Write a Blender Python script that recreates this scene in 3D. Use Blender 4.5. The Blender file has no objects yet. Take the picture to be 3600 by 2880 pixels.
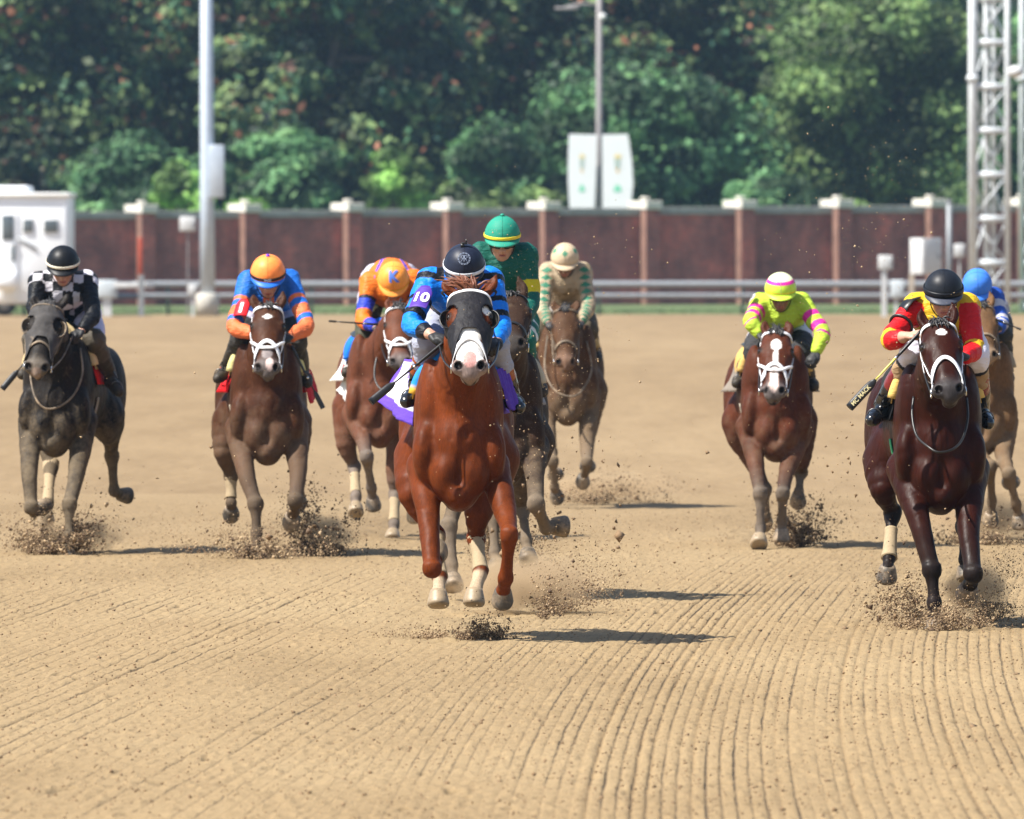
import bpy, bmesh, math, random, time
import numpy as np
from mathutils import Vector, Matrix
T0 = time.time()
random.seed(7)
RNG = np.random.default_rng(11)
SC = bpy.context.scene
COL = SC.collection
PI = math.pi

# ------------------------------------------------------------------ camera
FPX, CX, CY, HZ, CAMH = 50000.0, 1800.0, 1440.0, 850.0, 2.25
cam_d = bpy.data.cameras.new('camera'); cam = bpy.data.objects.new('camera', cam_d); COL.objects.link(cam)
cam.location = (0, 0, CAMH)
PITCH = (CY - HZ) / FPX
cam.rotation_euler = (math.radians(90) - PITCH, 0, 0)
cam_d.sensor_width = 36.0; cam_d.lens = 500.0
cam_d.clip_start = 1.0; cam_d.clip_end = 6000.0
cam_d.dof.use_dof = True; cam_d.dof.focus_distance = 80.0; cam_d.dof.aperture_fstop = 11.5
SC.camera = cam
_f = np.array([0, math.cos(PITCH), -math.sin(PITCH)]); _u = np.array([0, math.sin(PITCH), math.cos(PITCH)])
def W(px, py, D):
    "point of the place seen at photo position px,py at distance D"
    d = _f + np.array([1., 0, 0]) * ((px - CX) / FPX) + _u * ((CY - py) / FPX)
    d = d * (D / d[1])
    return d + np.array([0, 0, CAMH])

# ------------------------------------------------------------------ light
SUN_EL, SUN_AZ = math.radians(55), math.radians(23)   # from the left, a little in front of the riders
sdir = Vector((-math.cos(SUN_EL) * math.cos(SUN_AZ), -math.cos(SUN_EL) * math.sin(SUN_AZ), math.sin(SUN_EL)))
sun_d = bpy.data.lights.new('sun', 'SUN'); sun_d.energy = 4.8; sun_d.angle = math.radians(0.53); sun_d.color = (1, 0.955, 0.88)
sun = bpy.data.objects.new('sun', sun_d); COL.objects.link(sun); sun.location = (-60, 40, 90)
sun.rotation_euler = sdir.to_track_quat('Z', 'Y').to_euler()
world = bpy.data.worlds.new('World'); SC.world = world; world.use_nodes = True
wt = world.node_tree; wt.nodes.clear()
sky = wt.nodes.new('ShaderNodeTexSky'); sky.sky_type = 'NISHITA'; sky.sun_disc = False
sky.sun_elevation = SUN_EL; sky.sun_rotation = math.atan2(sdir.x, sdir.y)
sky.air_density = 1.0; sky.dust_density = 1.5
bg = wt.nodes.new('ShaderNodeBackground'); bg.inputs[1].default_value = 0.09
wo = wt.nodes.new('ShaderNodeOutputWorld')
wt.links.new(sky.outputs[0], bg.inputs[0]); wt.links.new(bg.outputs[0], wo.inputs[0])
SC.view_settings.view_transform = 'Standard'; SC.view_settings.look = 'None'
SC.view_settings.exposure = 1.08; SC.view_settings.gamma = 1.0
try:
    SC.cycles.max_bounces = 6; SC.cycles.diffuse_bounces = 3; SC.cycles.glossy_bounces = 2
    SC.cycles.volume_bounces = 1; SC.cycles.use_denoising = True
    SC.cycles.sample_clamp_indirect = 4.0
except Exception: pass

# ------------------------------------------------------------------ helpers
def lin(h):
    h = h.lstrip('#'); c = [int(h[i:i+2], 16) / 255 for i in (0, 2, 4)]
    return tuple(x / 12.92 if x <= 0.04045 else ((x + 0.055) / 1.055) ** 2.4 for x in c)
def nrm(v):
    v = np.asarray(v, float); return v / (np.linalg.norm(v) + 1e-12)
def A(*v): return np.array(v, float)

def tag(o, label=None, cat=None, group=None, kind=None):
    if label: o['label'] = label
    if cat: o['category'] = cat
    if group: o['group'] = group
    if kind: o['kind'] = kind
    return o
def empty(name, loc, label=None, cat=None, group=None, kind=None):
    o = bpy.data.objects.new(name, None); COL.objects.link(o); o.location = loc; o.empty_display_size = 0.2
    return tag(o, label, cat, group, kind)
def parent(o, p):
    if p is not None:
        o.parent = p; o.matrix_parent_inverse = Matrix.Translation(-world_loc(p))
def world_loc(o):
    return o.location.copy() if o.parent is None else Vector((0, 0, 0))
def mesh_obj(name, V, F, mat, par=None, col=None, smooth=True):
    """V: world coordinates; the origin is moved to the middle of the foot of the mesh"""
    V = np.asarray(V, np.float64).reshape(-1, 3)
    me = bpy.data.meshes.new(name)
    org = np.array([V[:, 0].mean(), V[:, 1].mean(), V[:, 2].min()]) if par is None else None
    Vl = V - org if par is None else V
    if isinstance(F, np.ndarray):
        n, k = F.shape
        me.vertices.add(len(Vl)); me.vertices.foreach_set('co', Vl.astype(np.float32).ravel())
        me.loops.add(n * k); me.loops.foreach_set('vertex_index', F.astype(np.int32).ravel())
        me.polygons.add(n); me.polygons.foreach_set('loop_start', np.arange(0, n * k, k, dtype=np.int32))
        me.polygons.foreach_set('loop_total', np.full(n, k, np.int32)); me.update(calc_edges=True)
    else:
        me.from_pydata([tuple(v) for v in Vl], [], [tuple(int(i) for i in f) for f in F]); me.update()
    if col is not None:
        col = np.asarray(col, np.float32)
        if col.shape[1] == 3: col = np.concatenate([col, np.ones((len(col), 1), np.float32)], 1)
        a = me.attributes.new('Col', 'FLOAT_COLOR', 'POINT'); a.data.foreach_set('color', col.ravel())
    if smooth: me.polygons.foreach_set('use_smooth', np.ones(len(me.polygons), bool))
    if mat: me.materials.append(mat)
    o = bpy.data.objects.new(name, me); COL.objects.link(o)
    if par is None: o.location = org
    else: parent(o, par)
    return o

def merge(parts):
    Vs, Fs, n = [], [], 0
    for V, F in parts:
        V = np.asarray(V); Vs.append(V); Fs += [tuple(int(i) + n for i in f) for f in F]; n += len(V)
    return np.concatenate(Vs), Fs
def box(c, sz, R=None, bev=0.0):
    x, y, z = [s / 2 for s in sz]; c = np.asarray(c, float)
    if bev > 0:
        bm = bmesh.new(); bmesh.ops.create_cube(bm, size=1.0)
        for v in bm.verts: v.co = Vector((v.co.x * 2 * x, v.co.y * 2 * y, v.co.z * 2 * z))
        bmesh.ops.bevel(bm, geom=bm.edges[:], offset=bev, segments=2, affect='EDGES', profile=0.5)
        V = np.array([v.co[:] for v in bm.verts]); F = [tuple(v.index for v in f.verts) for f in bm.faces]; bm.free()
    else:
        V = np.array([(a * x, b * y, d * z) for a in (-1, 1) for b in (-1, 1) for d in (-1, 1)], float)
        F = [(0, 1, 3, 2), (4, 6, 7, 5), (0, 4, 5, 1), (2, 3, 7, 6), (0, 2, 6, 4), (1, 5, 7, 3)]
    if R is not None: V = V @ np.asarray(R).T
    return V + c, F
def rotz(a): return np.array([[math.cos(a), -math.sin(a), 0], [math.sin(a), math.cos(a), 0], [0, 0, 1]])
def frame(d, hint=(0, 0, 1)):
    d = nrm(d); h = np.asarray(hint, float)
    if abs(d @ nrm(h)) > 0.97: h = np.array([1., 0.1, 0])
    a = nrm(np.cross(h, d)); b = np.cross(d, a); return a, b, d
def tube(pts, r, n=10, cap=True):
    P = np.asarray(pts, float); m = len(P); r = np.broadcast_to(np.asarray(r, float), (m,))
    V = []; T = np.gradient(P, axis=0); a = None
    for i in range(m):
        t = nrm(T[i])
        if a is None: a, b, _ = frame(t)
        else: a = nrm(a - t * (a @ t)); b = np.cross(t, a)
        for k in range(n):
            q = 2 * PI * k / n; V.append(P[i] + r[i] * (math.cos(q) * a + math.sin(q) * b))
    F = [(i * n + k, i * n + (k + 1) % n, (i + 1) * n + (k + 1) % n, (i + 1) * n + k) for i in range(m - 1) for k in range(n)]
    if cap: F += [tuple(range(n))[::-1], tuple((m - 1) * n + k for k in range(n))]
    return np.array(V), F
def catmull(P, sub=4):
    P = np.asarray(P, float)
    if len(P) < 3: 
        t = np.linspace(0, 1, sub + 1)[:, None]; return P[0] * (1 - t) + P[1] * t
    Q = np.concatenate([[2 * P[0] - P[1]], P, [2 * P[-1] - P[-2]]]); out = []
    for i in range(1, len(Q) - 2):
        for s in range(sub):
            t = s / sub; a, b, c, d = Q[i - 1], Q[i], Q[i + 1], Q[i + 2]
            out.append(0.5 * (2 * b + (c - a) * t + (2 * a - 5 * b + 4 * c - d) * t * t + (3 * b - a - 3 * c + d) * t ** 3))
    out.append(Q[-2]); return np.array(out)
def strap(P, N, w, th=0.004):
    "flat band along P with outward normals N"
    P = np.asarray(P, float); N = np.asarray(N, float); T = np.gradient(P, axis=0); V = []
    for p, n, t in zip(P, N, T):
        t = nrm(t); n = nrm(n - t * (n @ t)); s = np.cross(t, n) * w / 2
        V += [p - s, p - s + n * th, p + s + n * th, p + s]
    m = len(P); F = [(i * 4 + k, i * 4 + (k + 1) % 4, (i + 1) * 4 + (k + 1) % 4, (i + 1) * 4 + k) for i in range(m - 1) for k in range(4)]
    F += [(3, 2, 1, 0), tuple((m - 1) * 4 + k for k in range(4))]
    return np.array(V), F
def lathe(prof, c, d=(0, 0, 1), n=24, hint=(0, 1, 0)):
    a, b, d = frame(d, hint); V = []
    for r, z in prof:
        for k in range(n):
            q = 2 * PI * k / n; V.append(np.asarray(c) + d * z + r * (math.cos(q) * a + math.sin(q) * b))
    m = len(prof); F = [(i * n + k, i * n + (k + 1) % n, (i + 1) * n + (k + 1) % n, (i + 1) * n + k) for i in range(m - 1) for k in range(n)]
    F += [tuple(range(n))[::-1], tuple((m - 1) * n + k for k in range(n))]
    return np.array(V), F
def noise3(P, sc, seed=0):
    "smooth value noise in 0..1, vectorised"
    P = np.asarray(P, float) / sc + 1000.0 + seed * 17.3; I = np.floor(P).astype(np.int64); f = P - I; f = f * f * (3 - 2 * f)
    def h(a, b, c):
        n = (a * 374761393 + b * 668265263 + c * 2147483647 + seed * 974711) & 0x7fffffff
        n = ((n ^ (n >> 13)) * 1274126177) & 0x7fffffff; n = (n ^ (n >> 16)) & 0xffff
        return n / 65535.0
    x, y, z = I[..., 0], I[..., 1], I[..., 2]; out = 0
    for i in (0, 1):
        for j in (0, 1):
            for k in (0, 1):
                w = (f[..., 0] if i else 1 - f[..., 0]) * (f[..., 1] if j else 1 - f[..., 1]) * (f[..., 2] if k else 1 - f[..., 2])
                out = out + w * h(x + i, y + j, z + k)
    return out

# ------------------------------------------------------------------ materials
MATS = {}
class NT:
    def __init__(s, name):
        s.m = bpy.data.materials.new(name); s.m.use_nodes = True; s.t = s.m.node_tree; s.t.nodes.clear()
        s.o = s.n('ShaderNodeOutputMaterial'); s.b = s.n('ShaderNodeBsdfPrincipled'); s.l(s.b.outputs[0], s.o.inputs[0])
    def n(s, k, **kw):
        x = s.t.nodes.new(k)
        for a, v in kw.items(): setattr(x, a, v)
        return x
    def l(s, a, b): s.t.links.new(a, b)
    def noise(s, sc, det=4, rough=0.6, vec=None, stretch=None):
        x = s.n('ShaderNodeTexNoise'); x.inputs['Scale'].default_value = sc; x.inputs['Detail'].default_value = det; x.inputs['Roughness'].default_value = rough
        if stretch or vec:
            mp = s.n('ShaderNodeMapping'); 
            if stretch: mp.inputs['Scale'].default_value = stretch
            s.l(vec if vec else s.geo(), mp.inputs[0]); s.l(mp.outputs[0], x.inputs['Vector'])
        else: s.l(s.geo(), x.inputs['Vector'])
        return x.outputs['Fac']
    def geo(s):
        if not hasattr(s, '_g'): s._g = s.n('ShaderNodeNewGeometry')
        return s._g.outputs['Position']
    def ramp(s, fac, stops):
        r = s.n('ShaderNodeValToRGB'); e = r.color_ramp.elements
        while len(e) < len(stops): e.new(0.5)
        for i, (p, c) in enumerate(stops):
            e[i].position = p; e[i].color = (*c, 1) if len(c) == 3 else c
        s.l(fac, r.inputs[0]); return r.outputs[0]
    def mix(s, f, a, b, mode='MIX'):
        x = s.n('ShaderNodeMix', data_type='RGBA', blend_type=mode)
        for sock, v in ((x.inputs[0], f), (x.inputs[6], a), (x.inputs[7], b)):
            if hasattr(v, 'links') or hasattr(v, 'is_linked'): s.l(v, sock)
            else: sock.default_value = v if not isinstance(v, tuple) else ((*v, 1) if len(v) == 3 else v)
        return x.outputs[2]
    def math(s, op, a, b=None):
        x = s.n('ShaderNodeMath', operation=op)
        for sock, v in ((x.inputs[0], a), (x.inputs[1], b)):
            if v is None: continue
            if hasattr(v, 'is_linked'): s.l(v, sock)
            else: sock.default_value = v
        return x.outputs[0]
    def bump(s, h, st=0.3, dist=0.01):
        x = s.n('ShaderNodeBump'); x.inputs['Strength'].default_value = st; x.inputs['Distance'].default_value = dist
        s.l(h, x.inputs['Height']); s.l(x.outputs[0], s.b.inputs['Normal']); return x
    def set(s, **kw):
        for k, v in kw.items():
            k = k.replace('_', ' '); 
            if k == 'Base Color' and isinstance(v, tuple): v = (*v, 1)
            if hasattr(v, 'is_linked'): s.l(v, s.b.inputs[k])
            else: s.b.inputs[k].default_value = v
def simple(name, c, rough=0.6, var=0.12, bs=0.15, sc=40, metal=0.0, dirt=0.0, dcol=(0.33, 0.24, 0.15), spec=0.5, bd=0.003):
    if name in MATS: return MATS[name]
    t = NT(name); n = t.noise(sc, 5)
    lo = tuple(x * (1 - var) for x in c); hi = tuple(min(1, x * (1 + var)) for x in c)
    col = t.ramp(n, [(0.3, lo), (0.7, hi)])
    if dirt > 0:
        n2 = t.noise(9, 6, 0.7); f = t.ramp(n2, [(0.62 - dirt * 0.35, (0, 0, 0)), (0.8 - dirt * 0.2, (1, 1, 1))]); col = t.mix(f, col, dcol)
    t.set(Base_Color=col, Roughness=rough, Metallic=metal); t.b.inputs['Specular IOR Level'].default_value = spec
    t.bump(n, bs, bd); MATS[name] = t.m; return t.m
def cloth_mat(name='silk', rough=0.5, fold=0.5, dust=0.25, sheen=0.2):
    if name in MATS: return MATS[name]
    t = NT(name); a = t.n('ShaderNodeAttribute', attribute_name='Col')
    n2 = t.noise(14, 7, 0.75); f = t.ramp(n2, [(0.62, (0, 0, 0)), (0.72, (1, 1, 1))]); f = t.math('MULTIPLY', f, dust)
    n3 = t.noise(160, 3, 0.6); f3 = t.ramp(n3, [(0.66, (0, 0, 0)), (0.70, (1, 1, 1))]); f = t.math('MAXIMUM', f, t.math('MULTIPLY', f3, dust * 1.6))
    col = t.mix(f, a.outputs[0], (0.26, 0.19, 0.12)); t.set(Base_Color=col, Roughness=rough)
    t.b.inputs['Specular IOR Level'].default_value = .18
    nb = t.noise(20, 3, 0.5, stretch=(0.8, 0.8, 2.2)); t.bump(nb, fold, 0.02)
    MATS[name] = t.m; return t.m
def coat_mat(name, rough=0.42, mud=0.2, mudc=(0.27, 0.20, 0.135), spec=0.5):
    if name in MATS: return MATS[name]
    t = NT(name); a = t.n('ShaderNodeAttribute', attribute_name='Col')
    n = t.noise(7, 6, 0.65); n_h = t.noise(130, 4, .7, stretch=(1, 1, .22)); v = t.mix(.75, t.ramp(n, [(0.3, (0.72, 0.72, 0.72)), (0.7, (1.22, 1.18, 1.14))]), t.ramp(n_h, [(.3, (.62, .60, .58)), (.7, (1.35, 1.32, 1.3))]), 'MULTIPLY')
    col = t.mix(1.0, a.outputs[0], v, 'MULTIPLY')
    # dust lies where attribute alpha says, broken up by noise
    n2 = t.noise(11, 8, 0.72); th = t.math('ADD', n2, t.math('MULTIPLY', a.outputs['Alpha'], 0.62))
    f = t.ramp(th, [(0.62, (0, 0, 0)), (1.0, (1, 1, 1))]); col = t.mix(t.math('MULTIPLY', f, mud), col, mudc)
    n3 = t.noise(240, 2, 0.5); f3 = t.ramp(n3, [(0.70, (0, 0, 0)), (0.74, (1, 1, 1))]); col = t.mix(t.math('MULTIPLY', f3, min(0.8, mud + 0.1)), col, (0.34, 0.26, 0.17))
    r = t.math('ADD', t.math('MULTIPLY', f, 0.35 * min(1, mud * 1.5)), rough); r = t.math('ADD', r, t.math('MULTIPLY', t.math('SUBTRACT', t.noise(35, 5, .7, stretch=(1, 1, .4)), .45), .55)); t.set(Base_Color=col, Roughness=r)
    t.b.inputs['Specular IOR Level'].default_value = spec; 
    nb = t.noise(60, 4, 0.6, stretch=(1.5, 1.5, 0.4)); nb2 = t.noise(9, 3, 0.5, stretch=(1.0, 1.0, 0.55))
    s = t.math('ADD', t.math('MULTIPLY', nb, 0.12), t.math('MULTIPLY', nb2, 0.35)); t.bump(s, 0.45, 0.020)
    MATS[name] = t.m; return t.m
def attr_mat(name, rough=0.7, bs=0.3, sc=60, spec=0.4, metal=0.0):
    if name in MATS: return MATS[name]
    t = NT(name); a = t.n('ShaderNodeAttribute', attribute_name='Col'); n = t.noise(sc, 5)
    v = t.ramp(n, [(0.3, (0.85, 0.85, 0.85)), (0.7, (1.12, 1.12, 1.12))]); t.set(Base_Color=t.mix(1.0, a.outputs[0], v, 'MULTIPLY'), Roughness=rough, Metallic=metal)
    t.b.inputs['Specular IOR Level'].default_value = spec; t.bump(n, bs, 0.004); MATS[name] = t.m; return t.m
# ------------------------------------------------------------------ modelling clay (signed distances, meshed by surface nets)
def smin(a, b, k):
    h = np.maximum(k - np.abs(a - b), 0) / k; return np.minimum(a, b) - h * h * k * 0.25
class Clay:
    def __init__(s): s.p = []
    def chain(s, P, r, k=0.02, sub=4, flat=None, ff=1.0, op='u', off=0.0):
        P = np.asarray(P, float); r = np.asarray(r, float)
        if sub > 1: Q = catmull(np.column_stack([P, r]), sub); P, r = Q[:, :3], np.maximum(Q[:, 3], 0.003)
        fl = None if flat is None else nrm(flat); m = (r.max()) + k + abs(off)
        def seg(X, i):
            a, b = P[i], P[i + 1]; ba = (b - a).astype(X.dtype); L = float(ba @ ba) + 1e-12
            pa = X - a.astype(X.dtype); t = np.clip((pa @ ba) / L, 0, 1); v = pa - t[..., None] * ba
            if fl is not None: c = v @ fl.astype(X.dtype); v = v + (c * (1 / ff - 1))[..., None] * fl.astype(X.dtype)
            return np.sqrt((v * v).sum(-1)) - (r[i] + (r[i + 1] - r[i]) * t) - off
        def d(X):
            best = None
            for i in range(len(P) - 1):
                q = seg(X, i); best = q if best is None else np.minimum(best, q)
            return best
        def block(ax):
            X0 = [a.astype(np.float32) for a in ax]; out = np.full([len(a) for a in ax], 0.5, np.float32)
            for i in range(len(P) - 1):
                mm = max(r[i], r[i + 1]) + k + abs(off) + .012; a = np.minimum(P[i], P[i + 1]) - mm; b = np.maximum(P[i], P[i + 1]) + mm
                sl = [slice(np.searchsorted(X0[j], a[j]), np.searchsorted(X0[j], b[j])) for j in range(3)]
                if any(q.stop <= q.start for q in sl): continue
                X = np.stack(np.meshgrid(*[X0[j][sl[j]] for j in range(3)], indexing='ij'), -1); sl = tuple(sl)
                out[sl] = np.minimum(out[sl], seg(X, i))
            return out
        d.block = block
        s.p.append((d, P.min(0) - m, P.max(0) + m, k, op)); return s
    def ell(s, c, rad, R=None, k=0.02, op='u', off=0.0):
        c = np.asarray(c, float); rad = np.asarray(rad, float) + off; R = np.eye(3) if R is None else np.asarray(R, float)
        # columns of R are the axes of the ellipsoid
        m = rad.max() + k
        def d(X):
            q = (X - c.astype(X.dtype)) @ R.astype(X.dtype); k0 = np.sqrt(((q / rad) ** 2).sum(-1)); k1 = np.sqrt(((q / rad ** 2) ** 2).sum(-1)) + 1e-9
            return k0 * (k0 - 1) / k1
        s.p.append((d, c - m, c + m, k, op)); return s
    def d(s, X):
        "distance read from the grid filled by mesh()"
        X = np.asarray(X, float); sh = X.shape[:-1]; q = (X.reshape(-1, 3) - s.lo) / s.h; n = np.array(s.f.shape)
        q = np.clip(q, 0, n - 1.001); I = q.astype(np.int64); t = q - I; f = s.f; o = 0
        for a in (0, 1):
            for b in (0, 1):
                for c in (0, 1):
                    w = (t[:, 0] if a else 1 - t[:, 0]) * (t[:, 1] if b else 1 - t[:, 1]) * (t[:, 2] if c else 1 - t[:, 2])
                    o = o + w * f[I[:, 0] + a, I[:, 1] + b, I[:, 2] + c]
        return o.reshape(sh)
    def grad(s, X, e=0.007):
        X = np.asarray(X, float); E = np.eye(3) * e
        G = np.stack([s.d(X + E[i]) - s.d(X - E[i]) for i in range(3)], -1); return G / (np.linalg.norm(G, axis=-1, keepdims=True) + 1e-12)
    def snap(s, X, off=0.0, it=4):
        X = np.array(X, float)
        for _ in range(it):
            g = s.grad(X); X = X - g * (np.clip(s.d(X) - off, -0.05, 0.05))[..., None]
        return X, s.grad(X)
    def shoot(s, O, Dn, off=0.0, far=0.5, steps=75):
        "from outside at distance far come back along -Dn until the skin is met"
        O = np.asarray(O, float); Dn = np.asarray(Dn, float); t = np.full(O.shape[:-1], far)
        for _ in range(steps):
            t = t - np.clip(0.8 * (s.d(O + t[..., None] * Dn) - off), -.02, .018); t = np.maximum(t, 0)
        return O + t[..., None] * Dn
    def mesh(s, h):
        lo = np.min([p[1] for p in s.p], 0) - 3 * h; hi = np.max([p[2] for p in s.p], 0) + 3 * h
        n = np.ceil((hi - lo) / h).astype(int) + 1; f = np.full(n, 0.5, np.float32)
        ax = [lo[i] + h * np.arange(n[i]) for i in range(3)]
        for g, a, b, k, op in s.p:
            i0 = np.maximum(np.floor((a - lo) / h).astype(int) - 2, 0); i1 = np.minimum(np.ceil((b - lo) / h).astype(int) + 3, n)
            sub = [ax[i][i0[i]:i1[i]] for i in range(3)]
            v = g.block(sub) if hasattr(g, 'block') else g(np.stack(np.meshgrid(*[q.astype(np.float32) for q in sub], indexing='ij'), -1)).astype(np.float32)
            sl = tuple(slice(i0[i], i1[i]) for i in range(3))
            f[sl] = smin(f[sl], v, k) if op == 'u' else -smin(-f[sl], v, k)
        s.f, s.lo, s.h = f, lo, h
        return nets(f, lo, h)
def nets(f, lo, h):
    ins = f < 0; n = np.array(f.shape)
    c = ins[:-1, :-1, :-1].astype(np.int8)
    cnt = np.zeros(tuple(n - 1), np.int8)
    for i in (0, 1):
        for j in (0, 1):
            for k in (0, 1): cnt += ins[i:n[0] - 1 + i, j:n[1] - 1 + j, k:n[2] - 1 + k]
    act = (cnt > 0) & (cnt < 8); idx = np.full(act.shape, -1, np.int64); I = np.argwhere(act); idx[act] = np.arange(len(I))
    acc = np.zeros((len(I), 3)); w = np.zeros(len(I))
    for ax in range(3):
        o = [x for x in range(3) if x != ax]
        for a in (0, 1):
            for b in (0, 1):
                p0 = I.copy(); p0[:, o[0]] += a; p0[:, o[1]] += b; p1 = p0.copy(); p1[:, ax] += 1
                f0 = f[p0[:, 0], p0[:, 1], p0[:, 2]].astype(float); f1 = f[p1[:, 0], p1[:, 1], p1[:, 2]].astype(float)
                m = (f0 < 0) != (f1 < 0); t = np.where(m, f0 / (f0 - f1 + 1e-20), 0)
                q = p0.astype(float); q[:, ax] += t; acc += q * m[:, None]; w += m
    V = acc / w[:, None] * h + lo; Fs = []
    for ax in range(3):
        o = [x for x in range(3) if x != ax]
        sl0 = [slice(1, -1)] * 3; sl0[ax] = slice(0, -1); s1 = [slice(1, -1)] * 3; s1[ax] = slice(1, None)
        a = ins[tuple(sl0)]; b = ins[tuple(s1)]; ch = np.argwhere(a != b)
        if not len(ch): continue
        off = np.ones(3, int); off[ax] = 0; g = ch + off; aa = a[tuple(ch.T)]
        def cell(d0, d1):
            q = g.copy(); q[:, o[0]] += d0; q[:, o[1]] += d1; return idx[q[:, 0], q[:, 1], q[:, 2]]
        quad = np.stack([cell(-1, -1), cell(0, -1), cell(0, 0), cell(-1, 0)], 1)
        flip = aa if ax != 1 else ~aa
        quad[~flip] = quad[~flip][:, ::-1]; Fs.append(quad)
    F = np.concatenate(Fs); F = F[(F >= 0).all(1)]
    return V, F
def blend(C, col, w):
    w = np.clip(w, 0, 1)[:, None]; C[:, :3] = C[:, :3] * (1 - w) + np.asarray(col)[None, :3] * w
def sstep(a, b, x):
    t = np.clip((x - a) / (b - a), 0, 1); return t * t * (3 - 2 * t)
def segt(X, P):
    "for every point: distance to the polyline and running position (0..n-1)"
    best = np.full(len(X), 1e9); tt = np.zeros(len(X))
    for i in range(len(P) - 1):
        a, b = np.asarray(P[i]), np.asarray(P[i + 1]); ba = b - a; t = np.clip(((X - a) @ ba) / (ba @ ba + 1e-12), 0, 1)
        d = np.linalg.norm(X - a - t[:, None] * ba, axis=1); m = d < best; best[m] = d[m]; tt[m] = i + t[m]
    return best, tt
# ------------------------------------------------------------------ horses
WHITE = (0.78, 0.78, 0.76)
def dist_of(gy): return FPX * CAMH / (gy - HZ)
M_EYE = simple('eye_gloss', (0.012, 0.008, 0.006), 0.05, 0.05, 0.0, 40)
M_HOOF = simple('hoof_horn', (0.055, 0.045, 0.034), 0.6, 0.3, 0.4, 60, dirt=0.6)
M_HOOFP = simple('hoof_pale', (0.25, 0.19, 0.12), 0.5, 0.2, 0.3, 60, dirt=0.4)
M_SHOE = simple('shoe_metal', (0.45, 0.45, 0.45), 0.35, 0.2, 0.2, 60, metal=0.9)
M_BAND = simple('bandage', (0.31, 0.235, 0.14), 0.85, 0.12, 0.5, 70, dirt=0.2)
M_BANDW = simple('bandage_white', (0.40, 0.34, 0.25), 0.85, 0.12, 0.5, 70, dirt=0.3)
M_LEATH = simple('leather_black', (.007, .0065, .006), .4, 0.2, 0.3, 60)
M_LEATHB = simple('leather_dusty', (0.10, 0.075, 0.05), 0.6, 0.3, 0.3, 50, dirt=0.5)
M_WTACK = simple('tack_white', (0.80, 0.80, 0.82), 0.45, 0.05, 0.2, 80, dirt=0.12)
M_METAL = simple('bit_metal', (0.6, 0.6, 0.6), 0.25, 0.1, 0.1, 60, metal=1.0)
M_FLEECE = simple('saddle_foam', (0.62, 0.44, 0.14), 0.85, 0.15, 0.6, 90)
M_HOOD = simple('hood_nylon', (0.0105, 0.0095, 0.012), 0.6, 0.2, 0.9, 16, bd=0.012, spec=0.2)
M_HOODG = simple('hood_dusty', (0.052, 0.048, 0.046), 0.7, 0.3, 0.8, 18, dirt=0.18, spec=0.2, bd=0.01)
COATS = {}

def flag_cloth(h, corners, colf, nu=22, nv=26, rip=.012, mat=None, name='saddle_cloth', sag=.02):
    "loose end of a cloth: corners top-front, top-back, bottom-back, bottom-front as (px, py, dy)"
    c = [h.P(*q) for q in corners]; V, col = [], []
    for j in range(nv + 1):
        v = j / nv
        for i in range(nu + 1):
            u = i / nu; p = (c[0] * (1 - u) + c[1] * u) * (1 - v) + (c[3] * (1 - u) + c[2] * u) * v
            n = nrm(np.cross(c[1] - c[0], c[3] - c[0])); p = p + n * (rip * math.sin(u * 11 + v * 3) * v + .006 * math.sin(u * 29 + v * 9)) + np.array([0, 0, -sag]) * math.sin(PI * u) * v
            V.append(p); col.append(colf(u, v))
    F = [(j * (nu + 1) + i, j * (nu + 1) + i + 1, (j + 1) * (nu + 1) + i + 1, (j + 1) * (nu + 1) + i) for j in range(nv) for i in range(nu)]
    o = mesh_obj(name, V, F, mat or cloth_mat('saddle_cloth_fabric', .7, .3, .25), h.root, col); md = o.modifiers.new('t', 'SOLIDIFY'); md.thickness = .004; return o
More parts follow.
